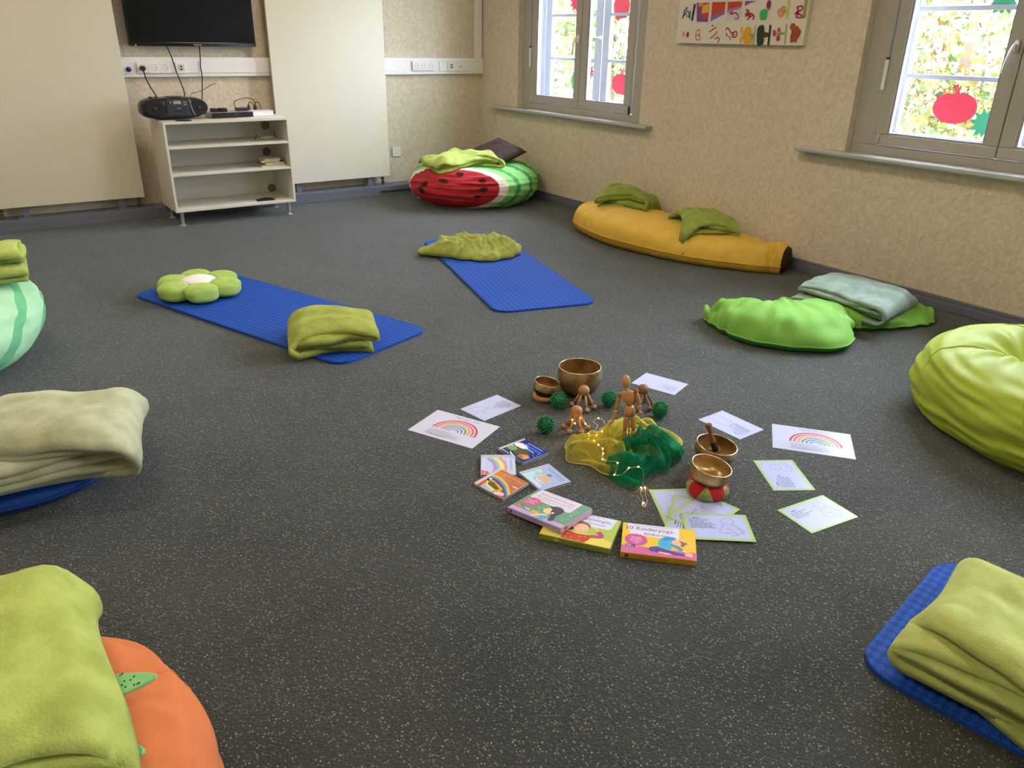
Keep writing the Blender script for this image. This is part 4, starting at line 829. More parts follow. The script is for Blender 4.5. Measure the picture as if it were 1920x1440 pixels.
for k in range(6):
    a = math.radians(60*k); v, f = petal(.155*math.cos(a), .155*math.sin(a), .094, .098, 80+k); mesh('petal', v, f, m_pet, fl)
MB().lathe([(.10,.0),(.10,.07),(.085,.088),(.05,.097),(0,.10)], 40).build('core', m_pet, fl, smooth=True)
MB().lathe([(.096,.082),(.094,.088),(.07,.0985),(.035,.103),(0,.104)], 40).build('centre_patch', fabric('patch_white', '#eef0f2', .03), fl, smooth=True)
# ------------------------------------------------------------------ the display in the middle of the floor: cards, discs, boxes
m_sheet = M('laminated_paper', '#bcc4e4', .28, spec=.12, bump=.25, bs=26, bd=.004); m_pap = M('plain_paper', '#c4c6e0', .55); m_green_sheet = M('laminated_green', '#a6c688', .28, spec=.12, bump=.25, bs=26, bd=.004)
def flat_card(name, label, c, z, w, h, mat, th=.0012, group=None, cat='card', ctr=None, ang=None):
    P, a = place4(c, z) if ctr is None else (ctr, ang)
    t = thing(name, label, cat, (P[0], P[1], z), a, group)
    n, m = 14, 10; X, Y = np.meshgrid(np.linspace(-w/2, w/2, n), np.linspace(-h/2, h/2, m)); x, y = X.ravel(), Y.ravel()
    v = np.vstack([np.stack([x, y, np.full_like(x, th)], 1), np.stack([x, y, np.zeros_like(x)], 1)]); q = [(i*n+k, i*n+k+1, (i+1)*n+k+1, (i+1)*n+k) for i in range(m-1) for k in range(n-1)]
    bd = [k for k in range(n)]+[k*n+n-1 for k in range(1, m)]+[(m-1)*n+k for k in range(n-2, -1, -1)]+[k*n for k in range(m-2, 0, -1)]; B = n*m
    f = q+[tuple(j+B for j in p[::-1]) for p in q]+[(bd[i], bd[i]+B, bd[(i+1)%len(bd)]+B, bd[(i+1)%len(bd)]) for i in range(len(bd))]
    mesh('sheet', v, f, mat, t, smooth=False); return t
RB = ['#c03a4f', '#d0685f', '#dd9a66', '#6c9f55', '#2f5fae', '#5a5fae']
def rainbow_sheet(label, c, z, gl):
    t = flat_card('rainbow_sheet', label, c, z, .297, .21, m_sheet if gl < .4 else m_pap, group='rainbow breathing sheets', cat='paper')
    p = Pr(gl)
    for i, col in enumerate(RB): p.arc(.012, -.028, .094-.0148*i, .0085 if i < 4 else .005, col, 0, 180, 28, .98)
    p.text('Regenbogen-', -.045, .082, .0105, '#b5404f', 'l', .075); p.text('Atem', .034, .082, .0105, '#2f4fa8', 'l', .03)
    p.lines(-.082, -.043, 6, .15, .0085, .0024, '#8a8aa6', 3); p.lines(-.06, -.083, 2, .09, .006, .0018, '#b58aa0', 5)
    for i in range(7): p.rect(.118, -.05+i*.006, .1195, -.046+i*.006, '#9a9ab4')
    p.build('printed_rainbow', t, .0013); return t
rainbow_sheet('paper sheet with a rainbow left of the discs', [(823, 769), (940, 800), (883, 842), (762, 806)], 0, .5)
rainbow_sheet('shiny laminated rainbow sheet right of the singing bowls', [(1444, 794), (1600, 815), (1608, 863), (1443, 839)], 0, .28)
LINE = '#7d83a6'; TXT = '#4b4f72'
DRAW = {
 'tree': [[(-.06,.02),(-.03,-.005),(-.02,-.03),(.0,-.045)], [(.02,.03),(.0,-.0),(.03,-.02),(.02,-.045)], [(-.03,-.005),(-.05,-.01)], [(.01,-.0),(.05,.005),(.06,.02)], [(.0,-.0),(-.005,.04)], [(-.02,-.045),(.04,-.045)]],
 'foot': [[(-.02,.045),(-.015,.01),(-.04,-.01),(-.05,-.03),(-.01,-.04),(.02,-.02),(.02,.045)], [(-.02,.03),(.02,.03)]],
 'animal': [[(-.06,.0),(-.04,.03),(.0,.035),(.04,.03),(.055,.0),(.03,-.02),(-.04,-.02),(-.06,.0)], [(-.06,.0),(-.08,-.015)], [(.05,.01),(.08,.02),(.075,-.02)]],
 'snail': [[(.0,.03),(.02,.022),(.022,.0),(.0,-.01),(-.02,.0),(-.015,.02),(.0,.03)], [(-.02,-.005),(-.03,-.035),(.005,-.05),(.03,-.035),(.02,-.01)], [(-.01,-.03),(.01,-.04),(.015,-.02)]],
 'child': [[(-.02,.045),(-.03,.03),(-.02,.015),(.0,.012),(.012,.025),(.008,.042),(-.008,.05),(-.02,.045)], [(-.025,.015),(-.035,-.01),(-.045,-.03),(-.02,-.035),(.0,-.03)], [(.005,.012),(.02,.0),(.03,-.025),(.01,-.045),(-.01,-.045)], [(-.02,-.01),(.0,-.02),(.01,-.045)], [(.015,-.01),(.035,-.02),(.03,-.04)]],
 'bow': [[(-.04,-.03),(-.045,.0),(-.02,.025),(.015,.025),(.035,.005),(.03,-.03)], [(.035,.005),(.06,.015),(.05,-.005),(.03,-.02)], [(-.02,.025),(-.025,-.0),(-.02,-.03)]],
 'twig': [[(-.04,.02),(-.01,.0),(.03,-.01)], [(-.02,.035),(-.01,.0),(-.03,-.02)], [(.0,.0),(.03,.02)], [(.01,-.005),(.02,-.03)]]}
def pose_card(label, c, z, draw, green=True, seed=0, nl=6, ctr=None, ang=None, dx=.05, tx=-.085, ty=.035):
    t = flat_card('exercise_card', label, c, z, .21, .148, m_green_sheet if green else m_sheet, group='laminated exercise cards', ctr=ctr, ang=ang)
    p = Pr(.28); p.rect(-.094, -.063, .094, .063, '#b4bff0' if green else '#bfc8ee'); p.frame(-.088, -.057, .088, .057, .0012, '#a7abcb')
    p.text('EK', -.084, .05, .005, LINE); p.text('EK', .076, .05, .005, LINE)
    p.rect(tx+.012, ty+.008, tx+.034, ty+.0115, TXT); p.lines(tx, ty, nl, .085, .0088, .0024, TXT, seed)
    for s in DRAW[draw]: p.stroke(catmull([(x*.95+dx, y) for x, y in s], 5), .0014, '#8388ab')
    p.build('printed_exercise', t, .0013); return t
pose_card('white exercise card with a tree drawing above the rainbow paper sheet', [(974, 761), (908, 788), (867, 767), (931, 742)], 0, 'tree', False, 1)
pose_card('white exercise card behind the wooden figure with a foot drawing', [(1258, 739), (1187, 718), (1217, 702), (1288, 720)], 0, 'foot', False, 2, 5)
pose_card('exercise card behind the bowl that holds the mallet', [(1388, 823), (1312, 787), (1354, 771), (1429, 806)], 0, 'animal', False, 3, 7)
pose_card('green edged exercise card with a round snail drawing below the laminated rainbow', [(1450, 920), (1411, 863), (1486, 863), (1530, 920)], 0, 'snail', True, 4)
pose_card('green edged exercise card lying farthest right with bright window reflections', [(1459, 957), (1541, 929), (1607, 970), (1524, 999)], 0, 'child', True, 5, 4)
def by_edge(TL, TR, z, w=.21, h=.148):
    a, b = G(*TL, z)[:2], G(*TR, z)[:2]; d = b-a; d /= np.linalg.norm(d); n = np.array([d[1], -d[0]]); return a+d*w/2+n*h/2, math.atan2(d[1], d[0])
for z, TL, TR, dr, lb, s in ((0, (1246, 984), (1217, 920), 'twig', 'lowest green edged card of the fan of four beside the yellow box', 6), (.0018, (1245, 990), (1265, 922), 'bow', 'second green edged card of the fan, under the bent-figure card', 7), (.0036, (1249, 968), (1313, 924), 'bow', 'third green edged card of the fan showing a bent figure', 8), (.0054, (1276, 961), (1395, 966), 'child', 'topmost card of the fan showing a sitting child', 9)):
    C_, a_ = by_edge(TL, TR, z); pose_card(lb, None, z, dr, True, s, 6, ctr=C_, ang=a_, dx=.045)
# CD cases
m_case = M('clear_case', '#c9ccd8', .12, spec=.5, coat=.5); m_casedark = M('case_tray', '#3a3a44', .3)
def cd_case(label, c, design, tray='#55566a', z=0.0, tilt=0.0):
    P, a = place4(c, z+.010); t = thing('cd_case', label, 'CD', (P[0], P[1], z), 0, 'CD cases', rot=(0, 0, a))
    if tilt: t.rotation_euler = (tilt, 0, a)
    MB().box(-.071,-.0625,0,.071,.0625,.0022).build('back_shell', m_case, t, bevel=.0008); MB().box(-.0695,-.061,.0022,.0695,.061,.0068).build('tray', M('tray'+tray, tray, .4), t)
    MB().box(-.071,-.0625,.0068,.071,.0625,.0096).build('lid', m_case, t, bevel=.0008); MB().box(-.071,-.0625,.002,-.0585,.0625,.0099).build('hinge_bar', m_case, t, bevel=.001)
    p = Pr(.14); design(p); p.build('printed_cover', t, .0097); return t
def d_blue(p):
    p.rect(-.071,-.062,.070,.062,'#23318f'); p.poly([(-.06,-.035),(-.045,-.005),(-.01,.012),(.03,.005),(.055,-.02),(.06,-.05),(.0,-.06),(-.04,-.06)], '#4c5a4c')
    p.ell(-.03,.018,.030,.016,'#e9e4f0'); p.ell(-.045,.012,.016,.012,'#e9e4f0'); p.ell(-.052,-.018,.014,.014,'#e8eee4'); p.ell(-.04,-.02,.022,.016,'#7fa05c'); p.ell(.01,-.012,.024,.016,'#5f5a45')
    p.poly([(.015,-.03),(.04,-.012),(.06,-.02),(.055,-.042),(.02,-.045)], '#dd9a55'); p.ell(.028,-.036,.010,.008,'#c8553c'); p.poly([(-.06,-.058),(-.02,-.035),(.02,-.05),(.0,-.06)], '#20308a'); p.poly([(-.03,-.04),(.0,-.05),(.03,-.058),(-.01,-.056)], '#cfd8c0')
    p.text('Biegetiere', -.028, .026, .019, '#5f9cf5', 'l', .088); p.rect(-.03,.048,.05,.0535,'#8f9be0'); p.rect(-.005,.014,.04,.0185,'#c8d0f5'); p.rect(-.058,-.0575,-.015,-.0545,'#d5daf2')
    for x, y in ((.058,.022),(.062,.01),(.05,.004),(.064,-.004)): p.ell(x, y, .002, .002, '#c9cdf5', 8)
def d_white(p):
    p.rect(-.058,-.061,.069,.061,'#c3cdf0')
    for i, c in enumerate(('#cf8a9b', '#e3c890', '#dfe0a0', '#a6cf9f', '#8fa8dd', '#b58ec6')): p.arc(.02, -.09, .118-.008*i, .0082, c, 55, 140, 18)
    p.poly([(.069-.001,-.061),(.069,-.03),(.05,-.035),(.038,-.061)], '#d2697f'); p.rect(.048,-.05,.066,-.048,'#f0d4dc')
    p.text('Traumreisen', -.052, .042, .0135, '#8a93c4', 'l', .10); p.rect(-.04,.026,.0,.030,'#a9b2dc')
    for i in range(14): p.ell(-.02+.006*i, -.03+.012*math.sin(i*2.1), .0022, .0018, '#8f93bd', 8)
    p.rect(-.058,-.061,-.05,.061,'#aab3dc')
def d_orange(p):
    p.rect(-.058,-.061,.069,.061,'#c07a55'); p.poly([(-.058,-.061),(-.058,.02),(.0,.01),(.05,-.03),(.069,-.061)], '#c25a3a'); p.ell(-.035,.035,.022,.015,'#d68a3f')
    for i, c in enumerate(('#e0c07a', '#cfc67f', '#7fb06a', '#6a8fc4', '#4a55a8', '#6d4f96')): p.stroke(catmull([(-.058,.018-.005*i),(-.02,.020-.005*i),(.025,.004-.005*i),(.069,-.030-.005*i)], 6), .0054, c)
    p.poly([(-.05,-.02),(-.03,-.006),(.03,-.022),(.035,-.045),(-.005,-.054),(-.035,-.048)], '#d9b24a'); p.poly([(-.04,-.018),(-.02,-.014),(.022,-.03),(.018,-.042),(-.03,-.035)], '#5f6b35'); p.stroke([(-.042,-.024),(-.03,-.04),(.015,-.05)], .004, '#ece6d6'); p.poly([(-.045,-.036),(-.02,-.045),(.02,-.055),(.01,-.061),(-.04,-.061)], '#a9c0d8'); p.ell(-.047,-.012,.008,.008,'#4a3a2c'); p.ell(-.045,-.006,.006,.005,'#eee8dc')
    p.ell(.045,-.048,.014,.010,'#dcc6cc'); p.ell(.03,-.055,.010,.006,'#e4dfe6')
    p.text('Stille im Fluss', -.03, .040, .0125, '#dcb09a', 'l', .094); p.text('Fantasien', -.02, .026, .008, '#dcb09a', 'l', .05); p.rect(.045,.008,.066,.014,'#ead9b8')
    p.rect(-.058,-.061,-.056,.061,'#e0cfc6')
def d_sky(p):
    p.rect(-.058,-.061,.069,.061,'#a9bdf0'); p.poly([(-.058,-.061),(-.058,.02),(-.03,.01),(-.02,-.03),(.0,-.061)], '#b8e0ee'); p.ell(-.028,-.008,.016,.012,'#a5d6c4'); p.ell(-.01,.012,.014,.010,'#9fcdb8'); p.ell(.002,.018,.010,.008,'#6f86b8')
    p.ell(.012,-.014,.030,.026,'#c7d4f5'); p.poly([(.012+.027*math.cos(t)*(1+.12*math.cos(t)), -.012+.021*math.sin(t)-.006*math.cos(2*t)) for t in [2*math.pi*k/24 for k in range(24)]], '#d5b7a8')
    p.text('Sonnenkinder', -.04, .038, .014, '#6f7fc0', 'l', .10); p.rect(.0,.028,.06,.0305,'#8d9bd6'); p.rect(-.01,-.055,.05,-.043,'#cfdcf8'); p.rect(-.058,-.061,-.055,.061,'#93a7e6')
cd_case('dark blue illustrated CD case nearest the yellow scarf', [(981, 820), (1029, 850), (983, 868), (933, 840)], d_blue, '#1b2260')
cd_case('pale rainbow CD case half covered by the orange one', [(966, 848), (968, 893), (901, 896), (901, 849)], d_white)
cd_case('orange rainbow CD case leaning on the pale one', [(934, 875), (992, 906), (946, 936), (888, 906)], d_orange, '#6a3d33', z=.003, tilt=math.radians(4))
cd_case('sky blue CD case touching the green card box', [(1029, 868), (1072, 904), (1012, 918), (973, 886)], d_sky, '#43435c')
# card boxes
BW, BH, BT = .223, .158, .020
def card_box(label, ctr, ang, side, design, spine, z=0.0, ry=0.0, rx=0.0, edge=None):
    t = thing('card_box', label, 'box', (ctr[0], ctr[1], z), ang, 'boxes of picture cards'); t.rotation_euler = (rx, ry, ang)
    MB().box(-BW/2,-BH/2,0,BW/2,BH/2,BT).build('carton', M('carton_'+side, side, .4), t, bevel=.002)
    p = Pr(.35); design(p); p.build('printed_lid', t, BT+.0001)
    p = Pr(.35); spine(p); p.build('printed_spine', t, xf=Matrix.Translation((0, -BH/2-.0002, BT/2))@Matrix.Rotation(math.radians(90), 4, 'X'))
    if edge: p = Pr(.35); edge(p); p.build('printed_end', t, xf=Matrix.Translation((BW/2+.0002, 0, BT/2))@Matrix(((0, 0, 1, 0), (1, 0, 0, 0), (0, 1, 0, 0), (0, 0, 0, 1))))
    return t
w2, h2 = BW/2-.001, BH/2-.001
def badge(p, x, y, a, b, c, ls, hh=.006, n=16):
    p.poly([(x+a*(1+.05*math.cos(n*t))*math.cos(t), y+b*(1+.05*math.cos(n*t))*math.sin(t)) for t in [2*math.pi*k/96 for k in range(96)]], c)
    for i, l in enumerate(ls): p.text(l, x, y+(len(ls)/2-i-.85)*hh*1.45, hh, '#fdf4fa', 'c', a*1.5)
def D_yoga(p):
    p.rect(-w2,-h2,w2,h2,'#e3c23f'); p.rect(-w2,-h2,w2,-h2+.037,'#cc6aa0'); p.poly([(-.095,h2),(.062,h2),(.062,.012),(.055,.010),(-.085,.022),(-.097,.06)], '#d9daf2')
    p.text('30', -.104, .045, .020, '#a04a8c'); p.text('Kinderyoga-', -.068, .046, .0185, '#5a3f86', 'l', .118); p.text('Bildkarten', -.045, .022, .0135, '#5a3f86', 'l', .083, .15)
    p.rect(-.08,.069,.045,.0715,'#a9a2c8'); badge(p, -.068, -.008, .034, .031, '#c559a2', ('Übungen', 'und Reime', 'für kleine', 'Yogis'), .0062)
    p.poly([(-.099,-.05),(-.07,-.05),(-.07,-.034),(-.099,-.034)], '#5c3a8a'); p.text('DON', -.096, -.0405, .0048, '#ffffff'); p.text('BOSCO', -.096, -.0475, .0048, '#ffffff')
    p.poly([(-.030,-.048),(-.024,-.036),(-.004,-.030),(.035,-.046),(.075,-.054),(.078,-.064),(.03,-.066),(-.01,-.060),(-.024,-.058)], '#57479e'); p.poly([(.0,-.055),(.03,-.058),(.045,-.064),(.02,-.066),(.0,-.062)], '#eec0a0'); p.poly([(.076,-.052),(.099,-.055),(.101,-.066),(.080,-.063)], '#eec0a0')
    for x, y in ((-.02,-.045),(-.008,-.04),(.02,-.048),(.05,-.056),(.06,-.06),(-.015,-.053)): p.ell(x, y, .0016, .0016, '#9a90d0', 8)
    p.poly(catmull([(.002,-.036),(-.002,-.010),(.006,.010),(.022,.021),(.045,.022),(.052,.014),(.040,.004),(.042,-.014),(.036,-.040)], 4).tolist(), '#4fb0dc')
    p.stroke(catmull([(.012,.006),(.03,.017),(.05,.016)], 5), [.018]*11, '#3f8fce'); p.stroke(catmull([(.052,.017),(.075,.006),(.092,-.004)], 5), [.012]*5+[.008]*6, '#eec0a0'); p.stroke(catmull([(.040,-.012),(.058,-.026),(.070,-.038)], 5), .013, '#3f8fce'); p.stroke(catmull([(.070,-.038),(.085,-.046),(.099,-.054)], 5), .008, '#eec0a0')
    p.ell(.055,-.001,.016,.014,'#eebfa2'); p.poly(catmull([(.060,.012),(.072,.008),(.088,.0),(.080,-.006),(.074,-.018),(.066,-.016),(.068,-.004)], 3).tolist(), '#8a6a5c'); p.arc(.054,-.001,.006,.0012,'#a0604f',200,330,8); p.ell(.052,.004,.0012,.0012,'#4a3030',6); p.text('33', .008,-.022,.011,'#3a86bd')
def S_yoga(p): p.rect(-w2,-.0085,w2,.0085,'#c89a2c'); p.rect(-.098,-.005,-.088,.005,'#5a2c3a'); p.text('30 Kinderyoga-Bildkarten', -.08, -.005, .0095, '#6b4a1c', 'l', .11)
def D_kin(p):
    p.rect(-w2,-h2,w2,h2,'#a9c25a'); p.poly([(-w2,-h2),(w2,-h2),(w2,-.045),(.06,-.03),(-.02,-.028),(-.08,-.01),(-w2,-.005)], '#dcd062'); p.poly([(-.1,h2),(.1,h2),(.092,.022),(.086,.014),(-.1,.014)], '#d6d9f4')
    p.text('Kinesiologie-', -.026, .047, .0165, '#58598a', 'l', .114); p.text('Bildkarten für Kinder', -.045, .027, .0108, '#6a6ba6', 'l', .118, .18); p.rect(-.06,.070,.06,.0725,'#a9a8c8')
    p.poly(catmull([(-.045,-.075),(-.042,-.045),(-.03,-.03),(-.005,-.036),(.02,-.035),(.04,-.034),(.042,-.05),(.03,-.077)], 4).tolist(), '#c04a35')
    for x, y in ((-.03,-.045),(-.015,-.06),(.01,-.05),(.025,-.045),(-.03,-.065),(.01,-.068)): p.ell(x, y, .003, .003, '#e58a62', 8)
    for s in (1, -1): p.stroke(catmull([(.0+.04*s,-.038),(.0+.072*s,-.028),(.0+.058*s,-.006)], 5), .016, '#b0507f'); p.stroke(catmull([(.058*s,-.006),(.045*s,.008),(.028*s,.012)], 5), .009, '#e9b79c')
    p.poly([(.03*math.cos(t), .008+.024*math.sin(t)) for t in [2*math.pi*k/24 for k in range(24)]], '#8a6a4a'); p.ell(.002,-.002,.025,.022,'#ecbfa6'); p.ell(-.028,-.016,.010,.010,'#5b3f3a'); p.arc(.004,-.008,.008,.0014,'#a0604f',200,340,8); p.ell(-.008,.002,.0016,.0012,'#5a3030',6); p.ell(.014,.002,.0016,.0012,'#5a3030',6)
def S_kin(p): p.rect(-w2,-.0085,w2,.0085,'#8fa03c'); p.ell(-.055,0,.008,.007,'#b9c08c'); p.text('Kinesiologie-Bildkarten für Kinder', -.04, -.004, .0075, '#5f7030', 'l', .12)
def D_green(p):
    p.rect(-w2,-h2,w2,h2,'#6a9a85'); p.poly([(-w2,-h2),(w2,-h2),(w2,-h2+.02),(-w2,-h2+.02)], '#b6a3d8'); p.poly([(-.098,h2),(.075,h2),(.075,.014),(.068,.008),(-.09,.016),(-.1,.024)], '#d9d2ec')
    p.text('Achtsamkeitsübungen', -.083, .052, .013, '#9a7f98', 'l', .145); p.text('für entspanntes Lernen', -.083, .035, .012, '#9a7f98', 'l', .145); p.text('30 Bildkarten für Kinder', -.07, .021, .0078, '#9a7f98', 'l', .11, .2); p.rect(-.06,.070,.04,.0722,'#b9acc4')
    badge(p, -.072, -.004, .030, .027, '#c05f92', ('Sonnenübungen', 'für die', 'Grundschule'), .0055, 1); p.ell(-.065,.016,.007,.005,'#d08a55')
    p.ell(-.088,-.047,.014,.010,'#c23a3a'); p.text('DON', -.097, -.046, .0045, '#ffffff'); p.text('BOSCO', -.097, -.0525, .0045, '#ffffff'); p.rect(-.062,-.05,-.042,-.046,'#f0ece0'); p.poly([(-.035,-.055),(-.03,-.043),(-.015,-.042),(.0,-.05),(-.002,-.057)], '#e0b63f')
    p.poly(catmull([(.052,-.030),(.058,-.002),(.045,.016),(.020,.018),(.002,.006),(.006,-.012),(.020,-.016),(.034,-.034),(.048,-.066),(.062,-.058),(.056,-.04)], 4).tolist(), '#3b3a48'); p.poly([(.004,.0),(.016,-.004),(.022,-.022),(.030,-.034),(.012,-.038),(-.002,-.030),(-.008,-.018),(-.003,-.010)], '#f0c9a4'); p.ell(.032,-.022,.005,.006,'#f0c9a4')
    p.stroke(catmull([(-.015,-.073),(.005,-.052),(.026,-.044)], 5), .011, '#f0c9a4'); p.poly(catmull([(.006,-.068),(.014,-.052),(.034,-.048),(.038,-.060),(.028,-.078),(.010,-.078)], 4).tolist(), '#58b2dc')
    for x, y in ((.018,-.062),(.026,-.056),(.024,-.07)): p.ell(x, y, .0025, .0025, '#24405c', 8)
    p.stroke([(.076,-.030),(.100,-.018),(.086,-.046),(.076,-.030)], .0016, '#a9d8c8'); p.ell(.09,-.002,.003,.003,'#dff0ea',8); p.arc(.09,.022,.008,.0015,'#a9d8c8',0,360,12)
    for k in range(6): a = k*math.pi/3; p.stroke([(.09+.010*math.cos(a), .022+.010*math.sin(a)), (.09+.016*math.cos(a), .022+.016*math.sin(a))], .0014, '#a9d8c8')
    for x, y in ((-.03,-.018),(-.022,-.024),(-.014,-.014),(-.012,-.038),(-.098,.02),(-.104,-.02)): p.ell(x, y, .0028, .0022, '#b9e0d4', 8)
def S_green(p): p.rect(-w2,-.0085,w2,.0085,'#b3a0d2'); p.ell(-.098,0,.006,.006,'#a8303a'); p.text('Achtsamkeitsübungen für entspanntes Lernen', -.05, -.0035, .0065, '#8a75a8', 'l', .14)
def E_green(p): p.rect(-h2,-.0085,h2,.0085,'#c9a9b8'); p.ell(-.055,0,.009,.006,'#c04a3a')
def E_kin(p): p.rect(-h2,-.0085,h2,.0085,'#8fa045')
C_, a_ = place4([(1165, 977), (1297.5, 993.3), (1311, 1053), (1169, 1036.7)], BT); card_box('yellow and pink yoga card box with a stretching child nearest the camera', C_, a_, '#d3aa30', D_yoga, S_yoga)
a0, b0 = G(1165, 976.4, BT)[:2], G(1143.4, 1029.9, BT)[:2]; d_ = (a0-b0)/np.linalg.norm(a0-b0); ex = np.array([d_[1], -d_[0]]); C_ = (a0+b0)/2-ex*BW/2; card_box('lime green card box half hidden under the purple-edged box', C_, math.atan2(ex[1], ex[0]), '#9db04a', D_kin, S_kin, edge=E_kin)
P4 = [G(*c, z)[:2] for c, z in (((1013.8, 917.7), .022), ((1109.4, 950.9), .046), ((1050, 989.4), .046), ((954.4, 950.4), .022))]; C_ = sum(P4)/4; d_ = (P4[1]-P4[0])+(P4[2]-P4[3]); card_box('green and purple card box with a girl resting her chin, tilted on the lime box', C_, math.atan2(d_[1], d_[0]), '#b3a0d2', D_green, S_green, z=.0125, ry=-math.atan2(.023, .22), edge=E_green)
# ------------------------------------------------------------------ bowls
def metal(name, col, dark, rough, k=.7): return M(name, col, rough, metal=k, var=.3, vs_=22, dark=dark, bump=.15, bs=55, bd=.002)
m_brz = metal('bronze_dark', '#a88f68', '#7d6847', .38); m_brz2 = metal('bronze_bright', '#c0a678', '#9a8152', .32); m_brz3 = metal('bronze_brown', '#a67d50', '#83603a', .34); m_in = metal('bronze_inside', '#9c7c52', '#75582f', .4, .35); m_rim = M('bronze_rim', '#c9b48a', .25, metal=1)
def bowl(name, label, loc, R, h, mat, inner, tilt=(0, 0), group='singing bowls', th=.004, belly=1.04, foot=.5):
    t = thing(name, label, 'bowl', loc, 0, group); t.rotation_euler = (tilt[0], tilt[1], 0)
    prof = [(0, 0), (R*foot*.8, .001), (R*foot, h*.02), (R*.80, h*.17), (R*.97, h*.40), (R*belly, h*.62), (R*belly*.995, h*.80), (R, h)]
    pr = catmull(prof, 5); o = MB().lathe([tuple(p) for p in pr], 56, cap=False).build('outside', mat, t, smooth=True)
    inn = [(max(r-th, 0), z+th*(1 if i < 14 else .0)) for i, (r, z) in enumerate(pr)]; inn[-1] = (R-th, h)
    MB().lathe(inn[::-1], 56, cap=False).build('inside', inner, t, smooth=True)
    MB().tube([((R-th/2)*math.cos(a), (R-th/2)*math.sin(a), h) for a in np.linspace(0, 2*math.pi, 57)], th*.62, 8, cap=False).build('rim', m_rim, t, smooth=True); return t
P = (G(1048, 687, .125)+G(1127, 687, .125))/2; bowl('singing_bowl', 'largest bronze singing bowl at the back of the display', (P[0], P[1], 0), .092, .125, m_brz, m_in)
P = G(1020, 750, .0); S = thing('straw_ring', 'braided straw ring under the small singing bowl', 'ring', (P[0]+.012, P[1]+.012, 0))
m_straw = M('straw', '#b9905a', .7, bump=.6, bs=60, stretch=(1, 1, 4)); 
for k in range(3):
    pts = [((.040+.006*math.cos(a*14+k*2.09))*math.cos(a), (.040+.006*math.cos(a*14+k*2.09))*math.sin(a), .012+.006*math.sin(a*14+k*2.09)) for a in np.linspace(0, 2*math.pi, 169)]
    MB().tube(pts, .0062, 7, cap=False).build('straw_strand', m_straw, S, smooth=True)
bowl('singing_bowl', 'small two-tone singing bowl on the straw ring', (P[0]+.012, P[1]+.012, .0165), .056, .062, m_brz2, m_in, (math.radians(5), math.radians(8)), belly=1.05)
bo = bpy.data.objects[sorted(o.name for o in bpy.data.objects if o.name.startswith('outside'))[-1]]
bo.data.materials.append(M('bowl_blackened', '#17130f', .4)); bo.data.polygons.foreach_set('material_index', [1 if p.center.z < .030 else 0 for p in bo.data.polygons])
def cushion_ring(label, loc, R, r, cols, n):
    """padded ring sewn from upward and downward triangles of two cloths"""
    t = thing('ring_cushion', label, 'cushion', loc, 0, 'cushions under the singing bowls'); D = 2*math.pi/n
    for k in range(n):
        for up in (1, 0):
            v = []; f = []; m1, m2 = 11, 15
            for j in range(m2):
                w = j/(m2-1); q = math.radians(-95+200*w)
                for i in range(m1):
                    u = -1+2*i/(m1-1); a = D*k+u*(1-w)*D/2 if up else D*(k+.5)+u*w*D/2
                    v.append(((R+r*math.cos(q))*math.cos(a), (R+r*math.cos(q))*math.sin(a), r*.92+r*.92*math.sin(q)))
            for j in range(m2-1):
                for i in range(m1-1): f.append((j*m1+i, j*m1+i+1, (j+1)*m1+i+1, (j+1)*m1+i))
            mesh('patch', v, f, cols[up], t)
    v = []; f = []; nn = 48
    for j in range(9):
        q = math.radians(100+170*j/8)
        for i in range(nn): a = 2*math.pi*i/nn; v.append(((R+r*math.cos(q))*math.cos(a), (R+r*math.cos(q))*math.sin(a), r*.92+r*.92*math.sin(q)))
    for j in range(8):
        for i in range(nn): f.append((j*nn+i, j*nn+(i+1)%nn, (j+1)*nn+(i+1)%nn, (j+1)*nn+i))
    mesh('lining', v, f, cols[0], t); return t
m_rc = fabric('ring_red', '#b3232d', .1); m_gc = M('ring_brocade', '#7d9147', .5, var=.5, vs_=60, dark='#5f7d38', bump=.5, bs=120); m_bc = fabric('ring_blue', '#2b2f6e', .1); m_wc = fabric('ring_white', '#c9c4d6', .1)
Q = G(1327, 912, .03); cushion_ring('red and green patchwork ring cushion under the front singing bowl', (Q[0], Q[1], 0), .043, .029, [m_rc, m_gc], 5)
P = (G(1294, 862, .118)+G(1371, 874, .118))/2; bowl('singing_bowl', 'shiny wide singing bowl on the red and green ring cushion', (P[0]-.004, P[1]+.004, .050), .069, .060, m_brz2, m_brz2, (math.radians(9), math.radians(6)), belly=1.0, foot=.42)
P = (G(1301, 830, .092)+G(1383, 834, .092))/2; cushion_ring('blue and white ring cushion hidden under the mallet bowl', (P[0]-.006, P[1]-.004, 0), .040, .016, [m_bc, m_wc], 8)
bowl('singing_bowl', 'brown bronze singing bowl holding a wooden mallet', (P[0]-.004, P[1]+.002, .026), .074, .066, m_brz, m_in, (math.radians(7), math.radians(4)), belly=1.03, foot=.46)
MBASE, MTIP = G(1342, 846, .048), G(1327, 793, .150)
ml = thing('mallet', 'turned wooden mallet with black felt grip leaning in the bowl', 'mallet', tuple(MBASE)); ml.rotation_euler = Vector(MTIP-MBASE).to_track_quat('Z', 'Y').to_euler(); ml.scale = (1.1, 1.1, float(np.linalg.norm(MTIP-MBASE))/.137)
m_mw = M('mallet_wood', '#7a4a30', .4, var=.3, vs_=30, stretch=(1, 1, .2))
MB().lathe([(0,.040),(.007,.040),(.010,.046),(.0075,.052),(.010,.058),(.007,.064),(.006,.085),(.009,.112),(.0115,.126),(.009,.134),(0,.137)], 20).build('handle', m_mw, ml, smooth=True); MB().lathe([(0,0),(.009,.002),(.0105,.006),(.0105,.038),(.008,.041),(0,.041)], 20).build('felt_grip', M('black_felt', '#121113', .9), ml, smooth=True)
